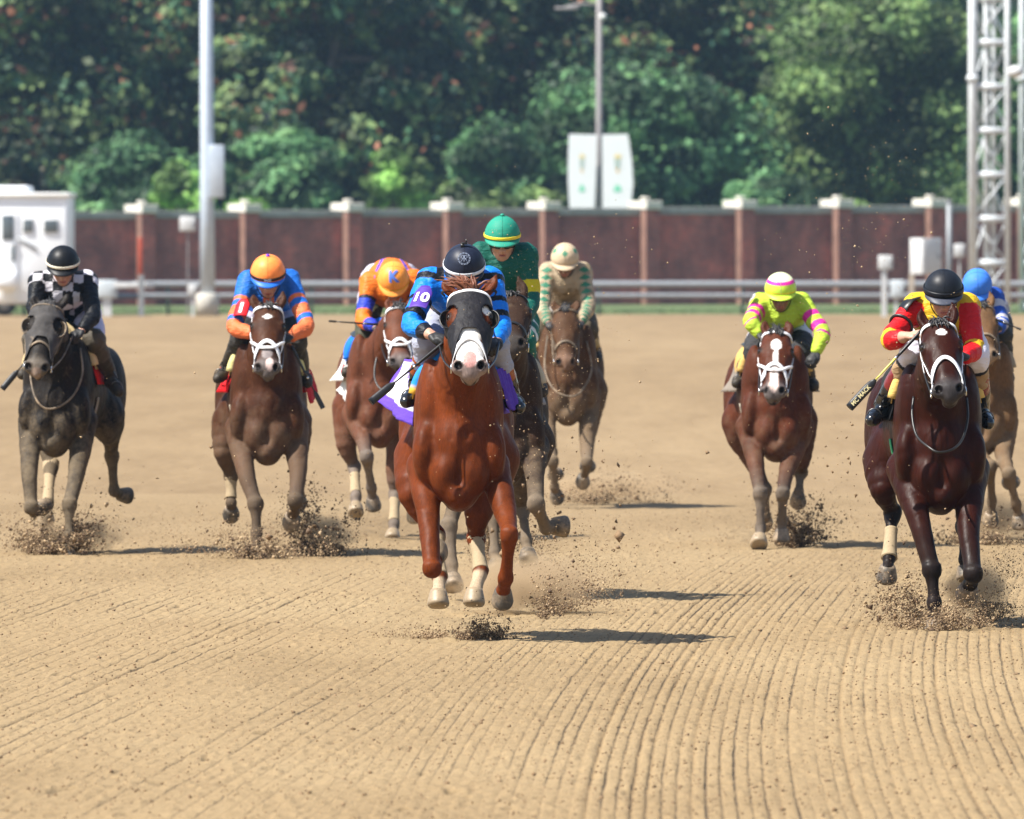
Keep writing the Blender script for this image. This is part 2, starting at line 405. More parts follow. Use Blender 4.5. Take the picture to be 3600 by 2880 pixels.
class Horse:
    def __init__(s, sp):
        s.sp = sp; s.D = dist_of(sp['gy']); s.sc = FPX / s.D; D = s.D
        s.P = lambda px, py, dy=0.0: W(px, py, D + dy)
        O = W(sp['cx'], sp['gy'], D); O[2] = 0
        cb = W(sp['cx'], sp['chest_y'], D)[2]            # underside of the chest
        rear = (sp['rear'] - sp['cx']) / s.sc / 1.45     # sideways per metre going back
        Bk = nrm([rear, 1, 0]); Rt = np.array([Bk[1], -Bk[0], 0]); dz = cb - 0.74; k = sp.get('size', 1.0)
        s.L = lambda x, y, z: O + Rt * (x * k) + Bk * (y * k) + np.array([0, 0, 1.0]) * ((z - 0.74) * k + 0.74 + dz)
        s.R = np.stack([Rt, Bk, np.array([0, 0, 1.0])], 1); s.k = k
        s.build()
    def build(s):
        sp, L, P, k = s.sp, s.L, s.P, s.k; R = s.R; c = Clay(); s.c = c
        def E(x, y, z, a, b, d, kk=0.06, rx=0.0, rz=0.0, op='u'):
            Rx = np.array([[1, 0, 0], [0, math.cos(rx), -math.sin(rx)], [0, math.sin(rx), math.cos(rx)]]); Rz = rotz(rz)
            c.ell(L(x, y, z), (a * k, b * k, d * k), R @ Rz @ Rx, kk, op)
        # trunk
        E(0, .64, 1.20, .245, .60, .385); E(0, 1.02, 1.16, .255, .48, .33); E(0, 1.38, 1.27, .235, .36, .28)
        E(0, .50, 1.50, .075, .28, .14, .1); E(0, .19, 1.04, .185, .20, .26, .07)
        for q in (-1, 1):
            E(q * .158, .32, 1.20, .095, .20, .37, .045, .26)                  # shoulder blade
            E(q * .175, .17, 1.03, .080, .14, .18, .04, 0.1, q * .3)          # point of the shoulder
            E(q * .082, .085, .915, .088, .115, .125, .035, .3, -q * .15)
            pass        # breast muscle
            E(q * .20, .30, .93, .07, .13, .14, .04)                           # upper arm
            E(q * .185, 1.42, 1.15, .145, .25, .34, .06, -.2)                  # thigh
            E(q * .23, 1.18, .98, .10, .17, .21, .06, .3)                      # stifle
            E(q * .12, .98, 1.43, .12, .4, .12, .1)
        E(0, .16, .80, .10, .2, .10, .06)
        # head frame
        h = sp['head']; pl = P(*h['poll']); mz = P(*h['muz']); s.pl = pl
        T = mz - pl; s.HL = np.linalg.norm(T); T = nrm(T); hk = s.HL / 0.60
        S = np.array([math.cos(h.get('roll', 0)), h.get('turn', 0.0), -math.sin(h.get('roll', 0))]); S = nrm(S - T * (S @ T)); N = np.cross(T, S)
        if N[1] > 0: N = -N
        s.S, s.T, s.N, s.hk = S, T, N, hk
        wd = h.get('wd', 1.30); s.wd = wd; H = lambda x, t, n: pl + (S * x * wd + T * t + N * n) * hk; s.H = H
        RH = np.stack([S, T, N], 1)
        # neck
        nb = L(0, .28, 1.30); top = H(0, .06, -.13); mid = (nb + top) / 2 + np.array([0, .02, .03])
        c.chain([L(0, .42, 1.20), nb, mid, top], [.27 * k, .235 * k, .180 * k, .140 * hk], .05, 5, R[:, 0], .72)
        c.chain([L(0, .10, 1.12), L(0, .16, 1.28), (mid + H(0, .16, -.22)) / 2, H(0, .20, -.20)], [.10, .085, .07, .06], .05, 4)  # windpipe line
        c.chain([H(0, .03, -.07), H(0, .13, -.055), H(0, .22, -.06), H(0, .34, -.045), H(0, .45, -.04), H(0, .535, -.042)], np.array([.072, .090, .092, .070, .062, .066]) * hk, .04, 4, S, wd)
        for q in (-1, 1):
            c.ell(H(q * .05, .20, -.15), np.array([.042, .125, .10]) * hk, RH, .03)          # cheek
            c.ell(H(q * .083, .185, -.028), np.array([.028, .045, .032]) * hk, RH, .018)      # eye ridge
            c.chain([H(q * .074, .24, -.05), H(q * .062, .38, -.055)], np.array([.014, .010]) * hk, .02, 1)  # facial crest
            c.ell(H(q * .048, .548, -.028), np.array([.040, .045, .042]) * hk, RH, .02)      # nostril wing
            c.ell(H(q * .040, .03, -.035), np.array([.035, .05, .03]) * hk, RH, .03)
        c.ell(H(0, .40, -.01), np.array([.035, .13, .02]) * hk, RH, .03)
        c.ell(H(0, .585, -.055), np.array([.052, .040, .045]) * hk, RH, .02)                 # upper lip
        op = h.get('open', .0)
        c.ell(H(0, .560 + op, -.098), np.array([.048, .032, .036]) * hk, RH, .014)            # lower lip
        c.ell(H(0, .51 + op * .6, -.11), np.array([.052, .10, .040]) * hk, RH, .03)
        for q in (-1, 1):
            c.ell(H(q * .050, .560, .008), np.array([.017, .030, .030]) * hk, RH @ rotz(q * .35), .008, 's')
            c.ell(H(q * .096, .187, -.018), np.array([.016, .022, .018]) * hk, RH, .008, 's')
        # ears
        s.ears = []
        for q, e in zip((-1, 1), h['ears']):
            tip = P(*e); b = H(q * .052, .0, -.05); m = b * .5 + tip * .5 + S * q * .014
            s.ears.append((b, tip)); c.chain([b, m, tip], np.array([.032, .036, .007]) * hk, .02, 4, N, .6)
            fm = b * .5 + tip * .5 + N * .022 * hk
            ax = nrm(tip - b); ex = nrm(np.cross(ax, N)); c.ell(fm, np.array([.018, .058, .017]) * hk, np.stack([ex, ax, np.cross(ex, ax)], 1), .008, 's')
        # legs
        s.legs = []
        for key in ('fl', 'fr', 'hl', 'hr'):
            lg = sp['legs'].get(key)
            if lg is None: continue
            q = -1 if key[1] == 'l' else 1; pts = [P(*p) for p in lg['p']]; g = lg.get('g', 1.0)
            if key[0] == 'f':
                E0 = L(q * .19, .30, .96); K, F, Hf = pts[-3:]; pre = pts[:-3]
                up = pre[0] if pre else None
                a = E0 * .5 + K * .5 if up is None else up
                m = K * .5 + F * .5; pb = F * .55 + Hf * .45
                ch = [E0, a, K * .84 + a * .16, K, K * .82 + F * .18, m, F * .86 + K * .14, F, pb, Hf]
                r = np.array([.100, .062, .047, .055, .044, .034, .036, .042, .033, .044]) * g
                c.chain(ch, r, .020, 3)
                ad = nrm(K - a); c.ell(E0 * .45 + a * .55 + np.array([q * .012, -.02, 0]), (.055 * g, .055 * g, .12), np.stack(frame(ad), 1), .03)  # forearm muscle
                c.ell(K + np.array([0, -.016, .022]), (.050 * g, .034, .026), None, .012); c.ell(K + np.array([0, -.014, -.022]), (.046 * g, .032, .022), None, .012)
            else:
                S0 = L(q * .21, 1.20, .98); Hk, F, Hf = pts[-3:]; pre = pts[:-3]
                a = pre[0] if pre else S0 * .5 + Hk * .5 + np.array([q * .02, -.02, 0])
                m = Hk * .5 + F * .5; pb = F * .55 + Hf * .45
                ch = [S0, a, Hk * .82 + a * .18, Hk, Hk * .80 + F * .20, m, F * .86 + Hk * .14, F, pb, Hf]
                r = np.array([.150, .080, .046, .056, .043, .034, .037, .043, .034, .045]) * g
                c.chain(ch, r, .045, 3)
                c.ell(Hk + np.array([0, .035, .02]), (.03, .035, .05), None, .02)
            s.legs.append((key, ch, g, lg))
        c.mesh(.022)      # rough pass, to find the skin where the creases run
        def groove(pts, r, kk, mirror=True, op='s', sink=.0):
            for q in ((-1, 1) if mirror else (1,)):
                P0 = np.array([L(q * x, -.55, z) for x, z in catmull(np.array(pts, float), 3)]); D0 = np.repeat((-R[:, 1])[None], len(P0), 0)
                X_ = c.shoot(P0 - D0 * .55, D0, 0, .62); X_ = X_ - D0 * sink; c.chain(X_, np.concatenate([[r * .4], np.full(len(X_) - 2, r), [r * .4]]), kk, 1, op=op)
        groove([(.002, 1.02), (.004, .95), (0, .86)], .008, .032, False)
        groove([(.115, 1.40), (.135, 1.26), (.150, 1.12), (.165, 1.03)], .010, .030)
        groove([(.168, 1.02), (.163, .92), (.135, .83)], .012, .026)
        groove([(.215, 1.28), (.230, 1.14), (.220, 1.02)], .009, .026)
        groove([(.06, 1.36), (.055, 1.24), (.045, 1.12)], .008, .030)
        for q in (-1, 1):      # facial vein and cheek line
            Q_ = [(.27, q * 40), (.33, q * 52), (.40, q * 62)]; 
            Xv, _ = s.hp(Q_, -.002, 3); c.chain(Xv, np.full(len(Xv), .0045 * hk), .010, 1)
        for key, ch, g, lg in s.legs:      # tendon line behind and bone in front of each cannon
            K_, F_ = ch[3], ch[7]; o_ = np.array([0, .026 * g, 0]); c.chain([K_ * .8 + F_ * .2 + o_, F_ * .85 + K_ * .15 + o_], np.array([.013, .015]) * g, .012, 1)
            for q in (-1, 1): c.chain([K_ * .75 + F_ * .25 + np.array([q * .034 * g, .008, 0]), F_ * .8 + K_ * .2 + np.array([q * .030 * g, .008, 0])], [.006, .006], .014, 1, op='s')
        V, F = c.mesh(sp.get('h', 0.0125)); G = c.grad(V); far_ = sstep(.30, .42, np.linalg.norm(V - (s.pl + T * .3), axis=1))
        rid = np.abs(noise3(V * [1, 1, .38], .085, 14) - .5) * 2; leg_ = sstep(.75, .6, V[:, 2])
        V = V + G * (((noise3(V * [1, .6, .5], .13, 12) - .5) * .011 * far_ - (.10 - np.minimum(rid, .10)) * .030 * far_ * (1 - leg_ * .5)) + (noise3(V * [1, 1, .4], .035, 13) - .5) * .004)[:, None]
        s.paint(V); Cc = s.C
        root = empty('racehorse', tuple(L(0, .6, 0) * [1, 1, 0]), sp['label'], 'horse', 'racehorses galloping down the dirt track'); s.root = root
        mesh_obj('body', V, F, COATS[sp['coat']], root, Cc)
        s.extras()
    def paint(s, V):
        sp, H, hk = s.sp, s.H, s.hk; base = sp['col']; C = np.zeros((len(V), 4)); C[:, :3] = base; C[:, 3] = 0
        X = (V - s.pl) / hk; xs, ts, ns = X @ s.S / s.wd, X @ s.T, X @ s.N; head = (ns > -.22) & (ts > -.06) & (ts < .75) & (np.abs(xs) < .15)
        low = V[:, 2]
        # lighter under-chest variation of the coat itself
        n = noise3(V, .22, 3); blend(C, np.array(base) * 1.5, sstep(.5, .8, n) * .35)
        C[:, 3] = sp.get('mud', .3) * (1 - sstep(.6, 1.25, low)) + .15 * sp.get('mud', .3)
        dark = sp.get('points', (0.012, 0.010, 0.009))
        for key, ch, g, lg in s.legs:
            d, t = segt(V, ch); near = sstep(.14, .09, d)
            if sp.get('pt', True): blend(C, dark, near * sstep(.7, 2.6, t) * .93)
            tan = lg.get('dust', sp.get('dust', None))
            if tan is not None: blend(C, tan, near * sstep(1.6, 3.2, t) * (.45 + .5 * noise3(V, .05, 5)))
            if 'sock' in lg: blend(C, lg.get('sockc', (.42, .33, .23)), near * sstep(lg['sock'] - .3, lg['sock'] + .1, t))
            C[:, 3] = np.maximum(C[:, 3], near * sstep(1.0, 3.0, t) * sp.get('legmud', .6))
        # muzzle and nostrils
        mzc = sp.get('muzzle', (.035, .032, .032)); w = sstep(.44, .56, ts + .25 * ns) * head; blend(C, mzc, w * .9)
        for f in sp.get('face', []):
            kind = f[0]
            if kind == 'ell':   # white marking: x, t, rx, rt
                _, x0, t0, rx, rt, col = f; e = ((xs - x0) / rx) ** 2 + ((ts - t0) / rt) ** 2 + .25 * (noise3(V, .03, 9) - .5); w = sstep(1.15, .85, e) * head * (ns > -.07); blend(C, col, w)
            if kind == 'dia':
                _, x0, t0, rx, rt, col = f; e = np.abs((xs - x0) / rx) + np.abs((ts - t0) / rt); w = sstep(1.1, .9, e) * head * (ns > -.07); blend(C, col, w)
        for q in (-1, 1):
            w = sstep(.034, .024, np.linalg.norm((X - X * 0) - (s.S * q * .050 * s.wd + s.T * .560 + s.N * .0), axis=1)); blend(C, (.006, .004, .004), w)
            w = sstep(.040, .028, np.linalg.norm(X - (s.S * q * .092 * s.wd + s.T * .187 + s.N * -.02), axis=1)); blend(C, (.01, .008, .007), w * .85)
        w = head * sstep(.010, .004, np.abs(ts - (.603 + s.sp['head'].get('open', 0) * .4))) * (ns < -.06) * (ns > -.15); blend(C, (.02, .012, .01), w)
        for b, tip in s.ears:
            d, t = segt(V, [b, tip]); blend(C, np.array(base) * .35, sstep(.05, .03, d) * sstep(.75, 1.0, t) * .7)
        s.C = C
    # ---- surface points on the head from angle round the head and place along it
    def hp(s, pts, off=0.006, sub=8):
        Q = catmull(np.array(pts, float), sub); t, ph = Q[:, 0], np.radians(Q[:, 1]); cn = -.06
        O = s.pl + (np.outer(t, s.T) + cn * s.N) * s.hk; Dn = np.outer(np.sin(ph), s.S) + np.outer(np.cos(ph), s.N)
        X = s.c.shoot(O, Dn, off, .22 * s.hk); return X, s.c.grad(X)
    def extras(s):
        sp, root, H, hk, L = s.sp, s.root, s.H, s.hk, s.L
        for q in (-1, 1):
            bm = bmesh.new(); bmesh.ops.create_uvsphere(bm, u_segments=14, v_segments=10, radius=.020 * hk)
            V = np.array([v.co[:] for v in bm.verts]) + H(q * .084, .187, -.022); F = [tuple(v.index for v in f.verts) for f in bm.faces]; bm.free()
            mesh_obj('eye', V, F, M_EYE, root)
        for key, ch, g, lg in s.legs:
            Fk, Hf = ch[-3], ch[-1]; d = np.array(lg['hd'], float) if 'hd' in lg else (Hf - Fk); d = nrm(d)
            fw = lg.get('toe', (0, -1, 0)); a, b, _ = frame(d, fw); tdir = nrm(np.cross(a, d)); 
            if tdir @ np.asarray(fw, float) < 0: tdir = -tdir
            base = Hf - d * .018; V, F = lathe([(.001, -.01), (.041, -.008), (.047, .008), (.056, .045), (.060, .066), (.057, .080), (.045, .088), (.001, .090)], base, d, 22)
            rel = (V - base); z = rel @ d; V = V + np.outer(np.clip(rel @ tdir, 0, 1) * z * 5.0, tdir) * .9
            V = base + (V - base) * g * 1.05
            o = mesh_obj('hoof', V, F, M_HOOFP if lg.get('pale') else M_HOOF, root)
            cc = base + d * .084 * g
            ang = np.linspace(-2.5, 2.5, 22); sh = [cc + .046 * g * (math.cos(t) * tdir * 1.12 + math.sin(t) * nrm(np.cross(d, tdir))) for t in ang]
            V, F = strap(np.array(sh), np.array([d] * 22), .016, .007); mesh_obj('horseshoe', V, F, M_SHOE, o)
            if 'band' in lg:
                K = ch[3]; t0, t1 = lg['band']; n = 9; Q = [K * (1 - t) + Fk * t for t in np.linspace(t0, t1, n)]
                r = np.interp(np.linspace(t0, t1, n), [0, .15, .5, .85, 1, 1.1], [.062, .046, .037, .043, .050, .047]) * g
                V, F = tube(catmull(Q, 3), np.interp(np.linspace(0, 1, 25), np.linspace(0, 1, n), r), 18)
                mesh_obj('leg_bandage', V, F, M_BANDW if lg.get('bw') else M_BAND, root)
        # mane, forelock, tail
        rnd = random.Random(int(sp['cx'])); hair = simple('hair_' + sp['coat'], sp.get('hair', (.012, .010, .009)), .5, .3, .3, 90)
        parts = []
        top, nb = H(0, .0, -.12), L(0, .45, 1.60)
        for i in range(60):
            t = rnd.random(); b = top * (1 - t) + nb * t + np.array([0, 0, .03 + .05 * math.sin(t * 3.1)]); b, _ = s.c.snap(b[None], -.004, 6); b = b[0]
            e = b + np.array([rnd.uniform(-.05, .06), rnd.uniform(.08, .2), rnd.uniform(.0, .07)]); parts.append(tube(catmull([b, (b + e) / 2 + np.array([0, 0, .02]), e], 3), np.linspace(.008, .001, 7), 5))
        V, F = merge(parts); mesh_obj('mane', V, F, hair, root)
        parts = []
        fl = sp['head'].get('forelock', .6); wild = fl >= 1.0
        for i in range(int(80 * max(fl, .35))):
            b = H(rnd.uniform(-.03, .03), rnd.uniform(-.03, .035), 0); b, _ = s.c.snap(b[None], -.006, 6); b = b[0]; u = rnd.gauss(0, 1)
            if wild: e = b + s.S * (-.06 + .05 * u) - s.T * rnd.uniform(.02, .09) + s.N * rnd.uniform(.02, .06)
            else: e = b + s.S * .022 * u + s.T * rnd.uniform(.01, .06) + s.N * rnd.uniform(.012, .03)
            parts.append(tube(catmull([b, (b + e) / 2 + s.N * .014 - s.T * .012, e], 3), np.array([.007, .008, .0075, .007, .005, .003, .001]), 5))
        V, F = merge(parts); mesh_obj('forelock', V, F, hair, root)
        parts = []; dock = L(0, 1.70, 1.32); tx, tz = sp.get('tail', (0.0, -.35))
        for i in range(70):
            u = np.array([rnd.gauss(0, .04), rnd.gauss(0, .03), rnd.gauss(0, .03)]); e = dock + np.array([tx + rnd.gauss(0, .07), .55 + rnd.gauss(0, .12), tz + rnd.gauss(0, .09)])
            parts.append(tube(catmull([dock + u * .4, dock + u + (e - dock) * .45 + np.array([0, 0, .10]), e], 5), np.linspace(.016, .002, 11), 5))
        V, F = merge(parts); mesh_obj('tail', V, F, hair, root)
        s.bridle(); s.saddle()
    def bridle(s):
        b = s.sp.get('bridle')
        if not b: return
        m = M_WTACK if b['col'] == 'w' else (M_LEATHB if b['col'] == 'd' else M_LEATH); w = b.get('w', .018) * s.hk
        root = s.root; out = []
        def S_(pts, ww=w, off=(.016 if s.sp.get('hood') else .004), th=.005): X, G = s.hp(pts, off); return strap(X, G, ww, th)
        out.append(S_([(.05, -100), (.035, -60), (.03, -25), (.03, 0), (.03, 25), (.035, 60), (.05, 100)]))
        for q in (() if b.get('browonly') else (-1, 1)):
            out.append(S_([(.05, q * 100), (.16, q * 108), (.30, q * 98), (.44, q * 84), (.50, q * 82)]))
            out.append(S_([(.05, q * 100), (.14, q * 125), (.24, q * 140), (.30, q * 160)], w * .8))
        V, F = merge(out); hs = mesh_obj('bridle', V, F, m, root)
        nt = b.get('nose', .40); dr = b.get('drop', .09); nw = b.get('nw', 1.2)
        out = [S_([(nt + dr + .02, -105), (nt + dr * .75, -72), (nt + dr * .25, -38), (nt, 0), (nt + dr * .25, 38), (nt + dr * .75, 72), (nt + dr + .02, 105), ], w * nw, .007)]
        if b.get('fig8'):
            out.append(S_([(nt - .07, -100), (nt - .01, -65), (nt + .05, -30), (nt + .06, 0), (nt + .05, 30), (nt - .01, 65), (nt - .07, 100)], w * nw * .7, .010))
        V, F = merge(out); mesh_obj('noseband', V, F, m, root)
        for q in (-1, 1):
            X, G = s.hp([(.53, q * 92), (.535, q * 92)], .012, 2); c0 = X[0]; ring = [c0 + (s.T * math.cos(a) + s.N * math.sin(a)) * .026 * s.hk for a in np.linspace(0, 2 * PI, 17)]
            V, F = tube(ring, .0042, 6, False); mesh_obj('bit_ring', V, F, M_METAL, root)
            if b.get('reins'):
                e = s.P(*b['reins'][0 if q < 0 else 1]); md = (c0 + e) / 2 + np.array([q * .006, 0, -.03]); Q = catmull([c0, md, e], 8)
                V, F = tube(Q, .006, 6); mesh_obj('rein', V, F, M_LEATH if b['col'] != 'd' else M_LEATHB, root)
        if b.get('roll'):
            X, G = s.hp([(nt + .05, -95), (nt + .03, -50), (nt + .02, 0), (nt + .03, 50), (nt + .05, 95)], .018)
            V, F = tube(X, .022 * s.hk, 12); mesh_obj('shadow_roll', V, F, M_WTACK, root)
        if s.sp.get('loop'):
            Q = catmull([s.P(*p) for p in s.sp['loop']], 6); V, F = tube(Q, .0075, 7); mesh_obj('neck_strap', V, F, M_LEATH if b['col'] == 'b' or b['col'] == 'w' else M_LEATHB, root)
    def hood(s, mat, cups, cupmat):
        # cloth grid over brow and cheeks with openings for the eyes
        nt_, na = 46, 72; T_, A_ = np.meshgrid(np.linspace(-.02, .44, nt_), np.linspace(-150, 150, na), indexing='ij')
        A_r = np.radians(A_); lim = .315 + .17 * sstep(18, 70, np.abs(A_))      # the lower edge dips at the cheeks
        T_ = -.02 + (T_ + .02) / .46 * (lim + .02)
        O = s.pl + (T_[..., None] * s.T + (-.06) * s.N) * s.hk; Dn = np.sin(A_r)[..., None] * s.S + np.cos(A_r)[..., None] * s.N
        X = s.c.shoot(O, Dn, .010, .22 * s.hk); rel = (X - s.pl) / s.hk; F = []
        ok = np.ones((nt_, na), bool)
        for q in (-1, 1):
            e = rel - (s.S * q * .086 * s.wd + s.T * .190 + s.N * -.005); ok &= ~((np.abs(e @ s.T) / .062) ** 2 + (np.linalg.norm(e - np.outer((e @ s.T).ravel(), s.T).reshape(e.shape), axis=-1) / .052) ** 2 < 1)
            for (b, tip) in s.ears:
                ok &= np.linalg.norm(X - b, axis=-1) > .062 * s.hk
        V = X.reshape(-1, 3); G = s.c.grad(V); V2 = V + G * .004
        for i in range(nt_ - 1):
            for j in range(na - 1):
                if ok[i, j] and ok[i + 1, j] and ok[i, j + 1] and ok[i + 1, j + 1]:
                    a = i * na + j; F.append((a, a + 1, a + na + 1, a + na))
        V2 = V2 + G * ((noise3(V, .05, 4) - .5) * .010)[:, None]
        hd = mesh_obj('blinker_hood', V2, F, mat, s.root)
        md = hd.modifiers.new('thick', 'SOLIDIFY'); md.thickness = .003
        if cups:
            for q in (-1, 1):
                ctr = s.H(q * .088, .20, -.02); out = nrm(s.S * q * 1.0 + s.N * .10); up = s.T; fw = nrm(np.cross(up, out) * q)
                if fw @ s.N < 0: fw = -fw
                V, F = [], []; n1, n2 = 10, 16
                for i in range(n1 + 1):
                    a = i / n1 * 1.35
                    for j in range(n2 + 1):
                        b = (j / n2 - .5) * PI * 1.12
                        r = .066 * s.hk; d = out * math.sin(a) * math.cos(b) * .75 - fw * (math.cos(a) * .7 - .34) + up * math.sin(a) * math.sin(b) * 1.05
                        V.append(ctr + d * r - fw * .012 + out * .004)
                F = [(i * (n2 + 1) + j, i * (n2 + 1) + j + 1, (i + 1) * (n2 + 1) + j + 1, (i + 1) * (n2 + 1) + j) for i in range(n1) for j in range(n2)]
                o = mesh_obj('blinker_cup', V, F, cupmat, s.root); md = o.modifiers.new('t', 'SOLIDIFY'); md.thickness = .004
                e = [V[n1 * (n2 + 1) + j] for j in range(n2 + 1)]; Vr, Fr = tube(e, .0045, 6); mesh_obj('cup_rim', Vr, Fr, cupmat, o)
    def drape(s, x0, x1, y0, y1, off, name, mat, colf=None, ny=26, nx=40, hang=0.0, rag=0.0, flap=0.0, rip=.006):
        "sheet over the back: x0..x1 measured in degrees down each flank, y in metres back"
        A_, Y_ = np.meshgrid(np.linspace(x0, x1, nx), np.linspace(y0, y1, ny), indexing='ij'); Ar = np.radians(A_)
        O = np.array([[s.L(0, y, 1.25) for y in Y_[0]]] * nx); Rt = s.R[:, 0]; Dn = np.sin(Ar)[..., None] * Rt + np.cos(Ar)[..., None] * np.array([0, 0, 1.])
        X = s.c.shoot(O, Dn, off, .75); rel = np.abs(Ar)
        out = np.sign(A_)[..., None] * Rt * (flap * np.clip((np.abs(A_) - 55) / 45, 0, 1.5)[..., None] ** 1.25 * (.25 + .75 * (Y_ - y0)[..., None] / (y1 - y0)))
        X = X + out + Dn * (rip * np.sin(Y_ * 40 + A_ * .05))[..., None]
        V = X.reshape(-1, 3); F = [(i * ny + j, i * ny + j + 1, (i + 1) * ny + j + 1, (i + 1) * ny + j) for i in range(nx - 1) for j in range(ny - 1)]
        col = None
        if colf is not None: col = np.array([colf(a, (y - y0) / (y1 - y0)) for a, y in zip(A_.ravel(), Y_.ravel())])
        o = mesh_obj(name, V, F, mat, s.root, col); md = o.modifiers.new('t', 'SOLIDIFY'); md.thickness = .006; md.offset = 1
        return o
    def saddle(s):
        sd = s.sp.get('saddle')
        if not sd: return
        cm = cloth_mat('saddle_cloth_fabric', .7, .3, .25)
        if sd.get('cloth') is not None:
            a0, a1 = sd.get('ang', (-92, 92)); s.drape(a0, a1, .50, 1.15, .014, 'saddle_cloth', cm, sd['cloth'], flap=sd.get('flap', .05), rip=.010)
        s.drape(-72, 72, .40, .95, .026, 'saddle_pad', cloth_mat('saddle_pad_fabric', .8, .3, .2), sd['pad'], ny=18, nx=34, rip=.002)
        # foam roll along the front edge of the pad
        Q = []
        for a in np.linspace(-66, 66, 25):
            r = math.radians(a); O = s.L(0, .40, 1.25)[None]; Dn = (math.sin(r) * s.R[:, 0] + math.cos(r) * np.array([0, 0, 1.]))[None]; Q.append(s.c.shoot(O, Dn, .018, .75)[0])
        V, F = tube(np.array(Q), .035, 12); cr = np.repeat([sd['pad'](a, -.1) for a in np.linspace(-66, 66, 25)], 12, axis=0)
        mesh_obj('pad_roll', V, F, cloth_mat('saddle_pad_fabric', .8, .3, .2), s.root, cr)
        s.drape(-36, 36, .52, .98, .045, 'saddle', M_LEATH, None, ny=14, nx=22, rip=0)
        Q = []
        for a in np.linspace(95, 265, 26):
            r = math.radians(a); O = s.L(0, .60, 1.15)[None]; Dn = (math.sin(r) * s.R[:, 0] + math.cos(r) * np.array([0, 0, 1.]))[None]; Q.append(s.c.shoot(O, Dn, .006, .75)[0])
        V, F = strap(np.array(Q), s.c.grad(np.array(Q)), .07, .006); mesh_obj('girth', V, F, simple('girth_%s' % sd.get('gn', 'w'), sd.get('girth', (.5, .5, .5)), .8, .1, .3, 80), s.root)
COATS['chestnut'] = coat_mat('coat_chestnut', .48, .08, spec=.09)
COATS['bay'] = coat_mat('coat_bay', .5, .34, (.20, .145, .095), spec=.08)
COATS['dark'] = coat_mat('coat_dark_bay', .43, .03, spec=.10)
COATS['grey'] = coat_mat('coat_black_dusty', .5, .9, (0.15, 0.115, 0.075), spec=.08)
COATS['dusty'] = coat_mat('coat_dusty', .6, .6, (.19, .14, .09), spec=.08)
PURP, WHT, RED_, BLU = lin('#5b3fa8'), (.70, .70, .72), lin('#d0202a'), lin('#1566c8')
YEL, BLK = lin('#e0b040'), (.006, .006, .007)
def lead_cloth(a, v):
    if abs(a) > 84 or v > .93 or v < .05: return PURP
    if abs(a) < 30: return PURP
    if abs((abs(a) - 58) - (v - .5) * 30) < 4: return PURP
    return WHT
def flat(c): return lambda a, v: c
def edge(c, e, lim=30): return lambda a, v: e if abs(a) > lim else c
GREYD = (.16, .155, .145)
HS = []
HS.append(dict(id='lead', gy=2260, cx=1615, chest_y=1778, rear=1600, h=.0095, coat='chestnut', col=(.104, .0235, .0052), mud=.1, legmud=.1, pt=False, muzzle=(.22, .18, .17),
    hair=(.16, .05, .02), label='chestnut racehorse in front with a black blinker hood and a white muzzle',
    head=dict(poll=(1650, 1022, -.30), muz=(1652, 1303, -.70), ears=[(1558, 985, -.22), (1746, 966, -.22)], open=.0, forelock=1.0),
    face=[('ell', 0, .33, .050, .12, WHITE), ('ell', 0, .47, .062, .10, WHITE), ('ell', .08, .15, .028, .04, WHITE), ('ell', 0, .53, .030, .055, (.55, .30, .28))],
    legs=dict(fl=dict(p=[(1518, 2000, -.10), (1528, 1985, .22), (1532, 1960, .30)], g=1.05, dust=None),
              fr=dict(p=[(1776, 1800, .0), (1790, 1880, -.25), (1778, 2035, -.14), (1768, 2085, -.04)], hd=(-.05, .55, -.8)),
              hl=dict(p=[(1450, 1740, 1.0), (1532, 1880, 1.05), (1546, 2030, .72), (1541, 2090, .62)], hd=(0, -.25, -.9), band=(.06, .98), sock=7.6, pale=True),
              hr=dict(p=[(1682, 1800, 1.0), (1674, 1890, 1.05), (1690, 2010, .86), (1668, 2085, .76)], hd=(-.05, -.2, -.9), band=(.06, .98), bw=False, sock=7.4, pale=True)),
    bridle=dict(col='w', browonly=True, w=.022, nose=.385, drop=.12, fig8=False, reins=[(1540, 1195, .05), (1758, 1190, .1)]), hood=('b', True),
    saddle=dict(cloth=flat(PURP), ang=(-80, 90), flap=.05, pad=lambda a, v: (.02, .22, .62) if abs(a) < 57 else YEL, girth=BLK, gn='k')))
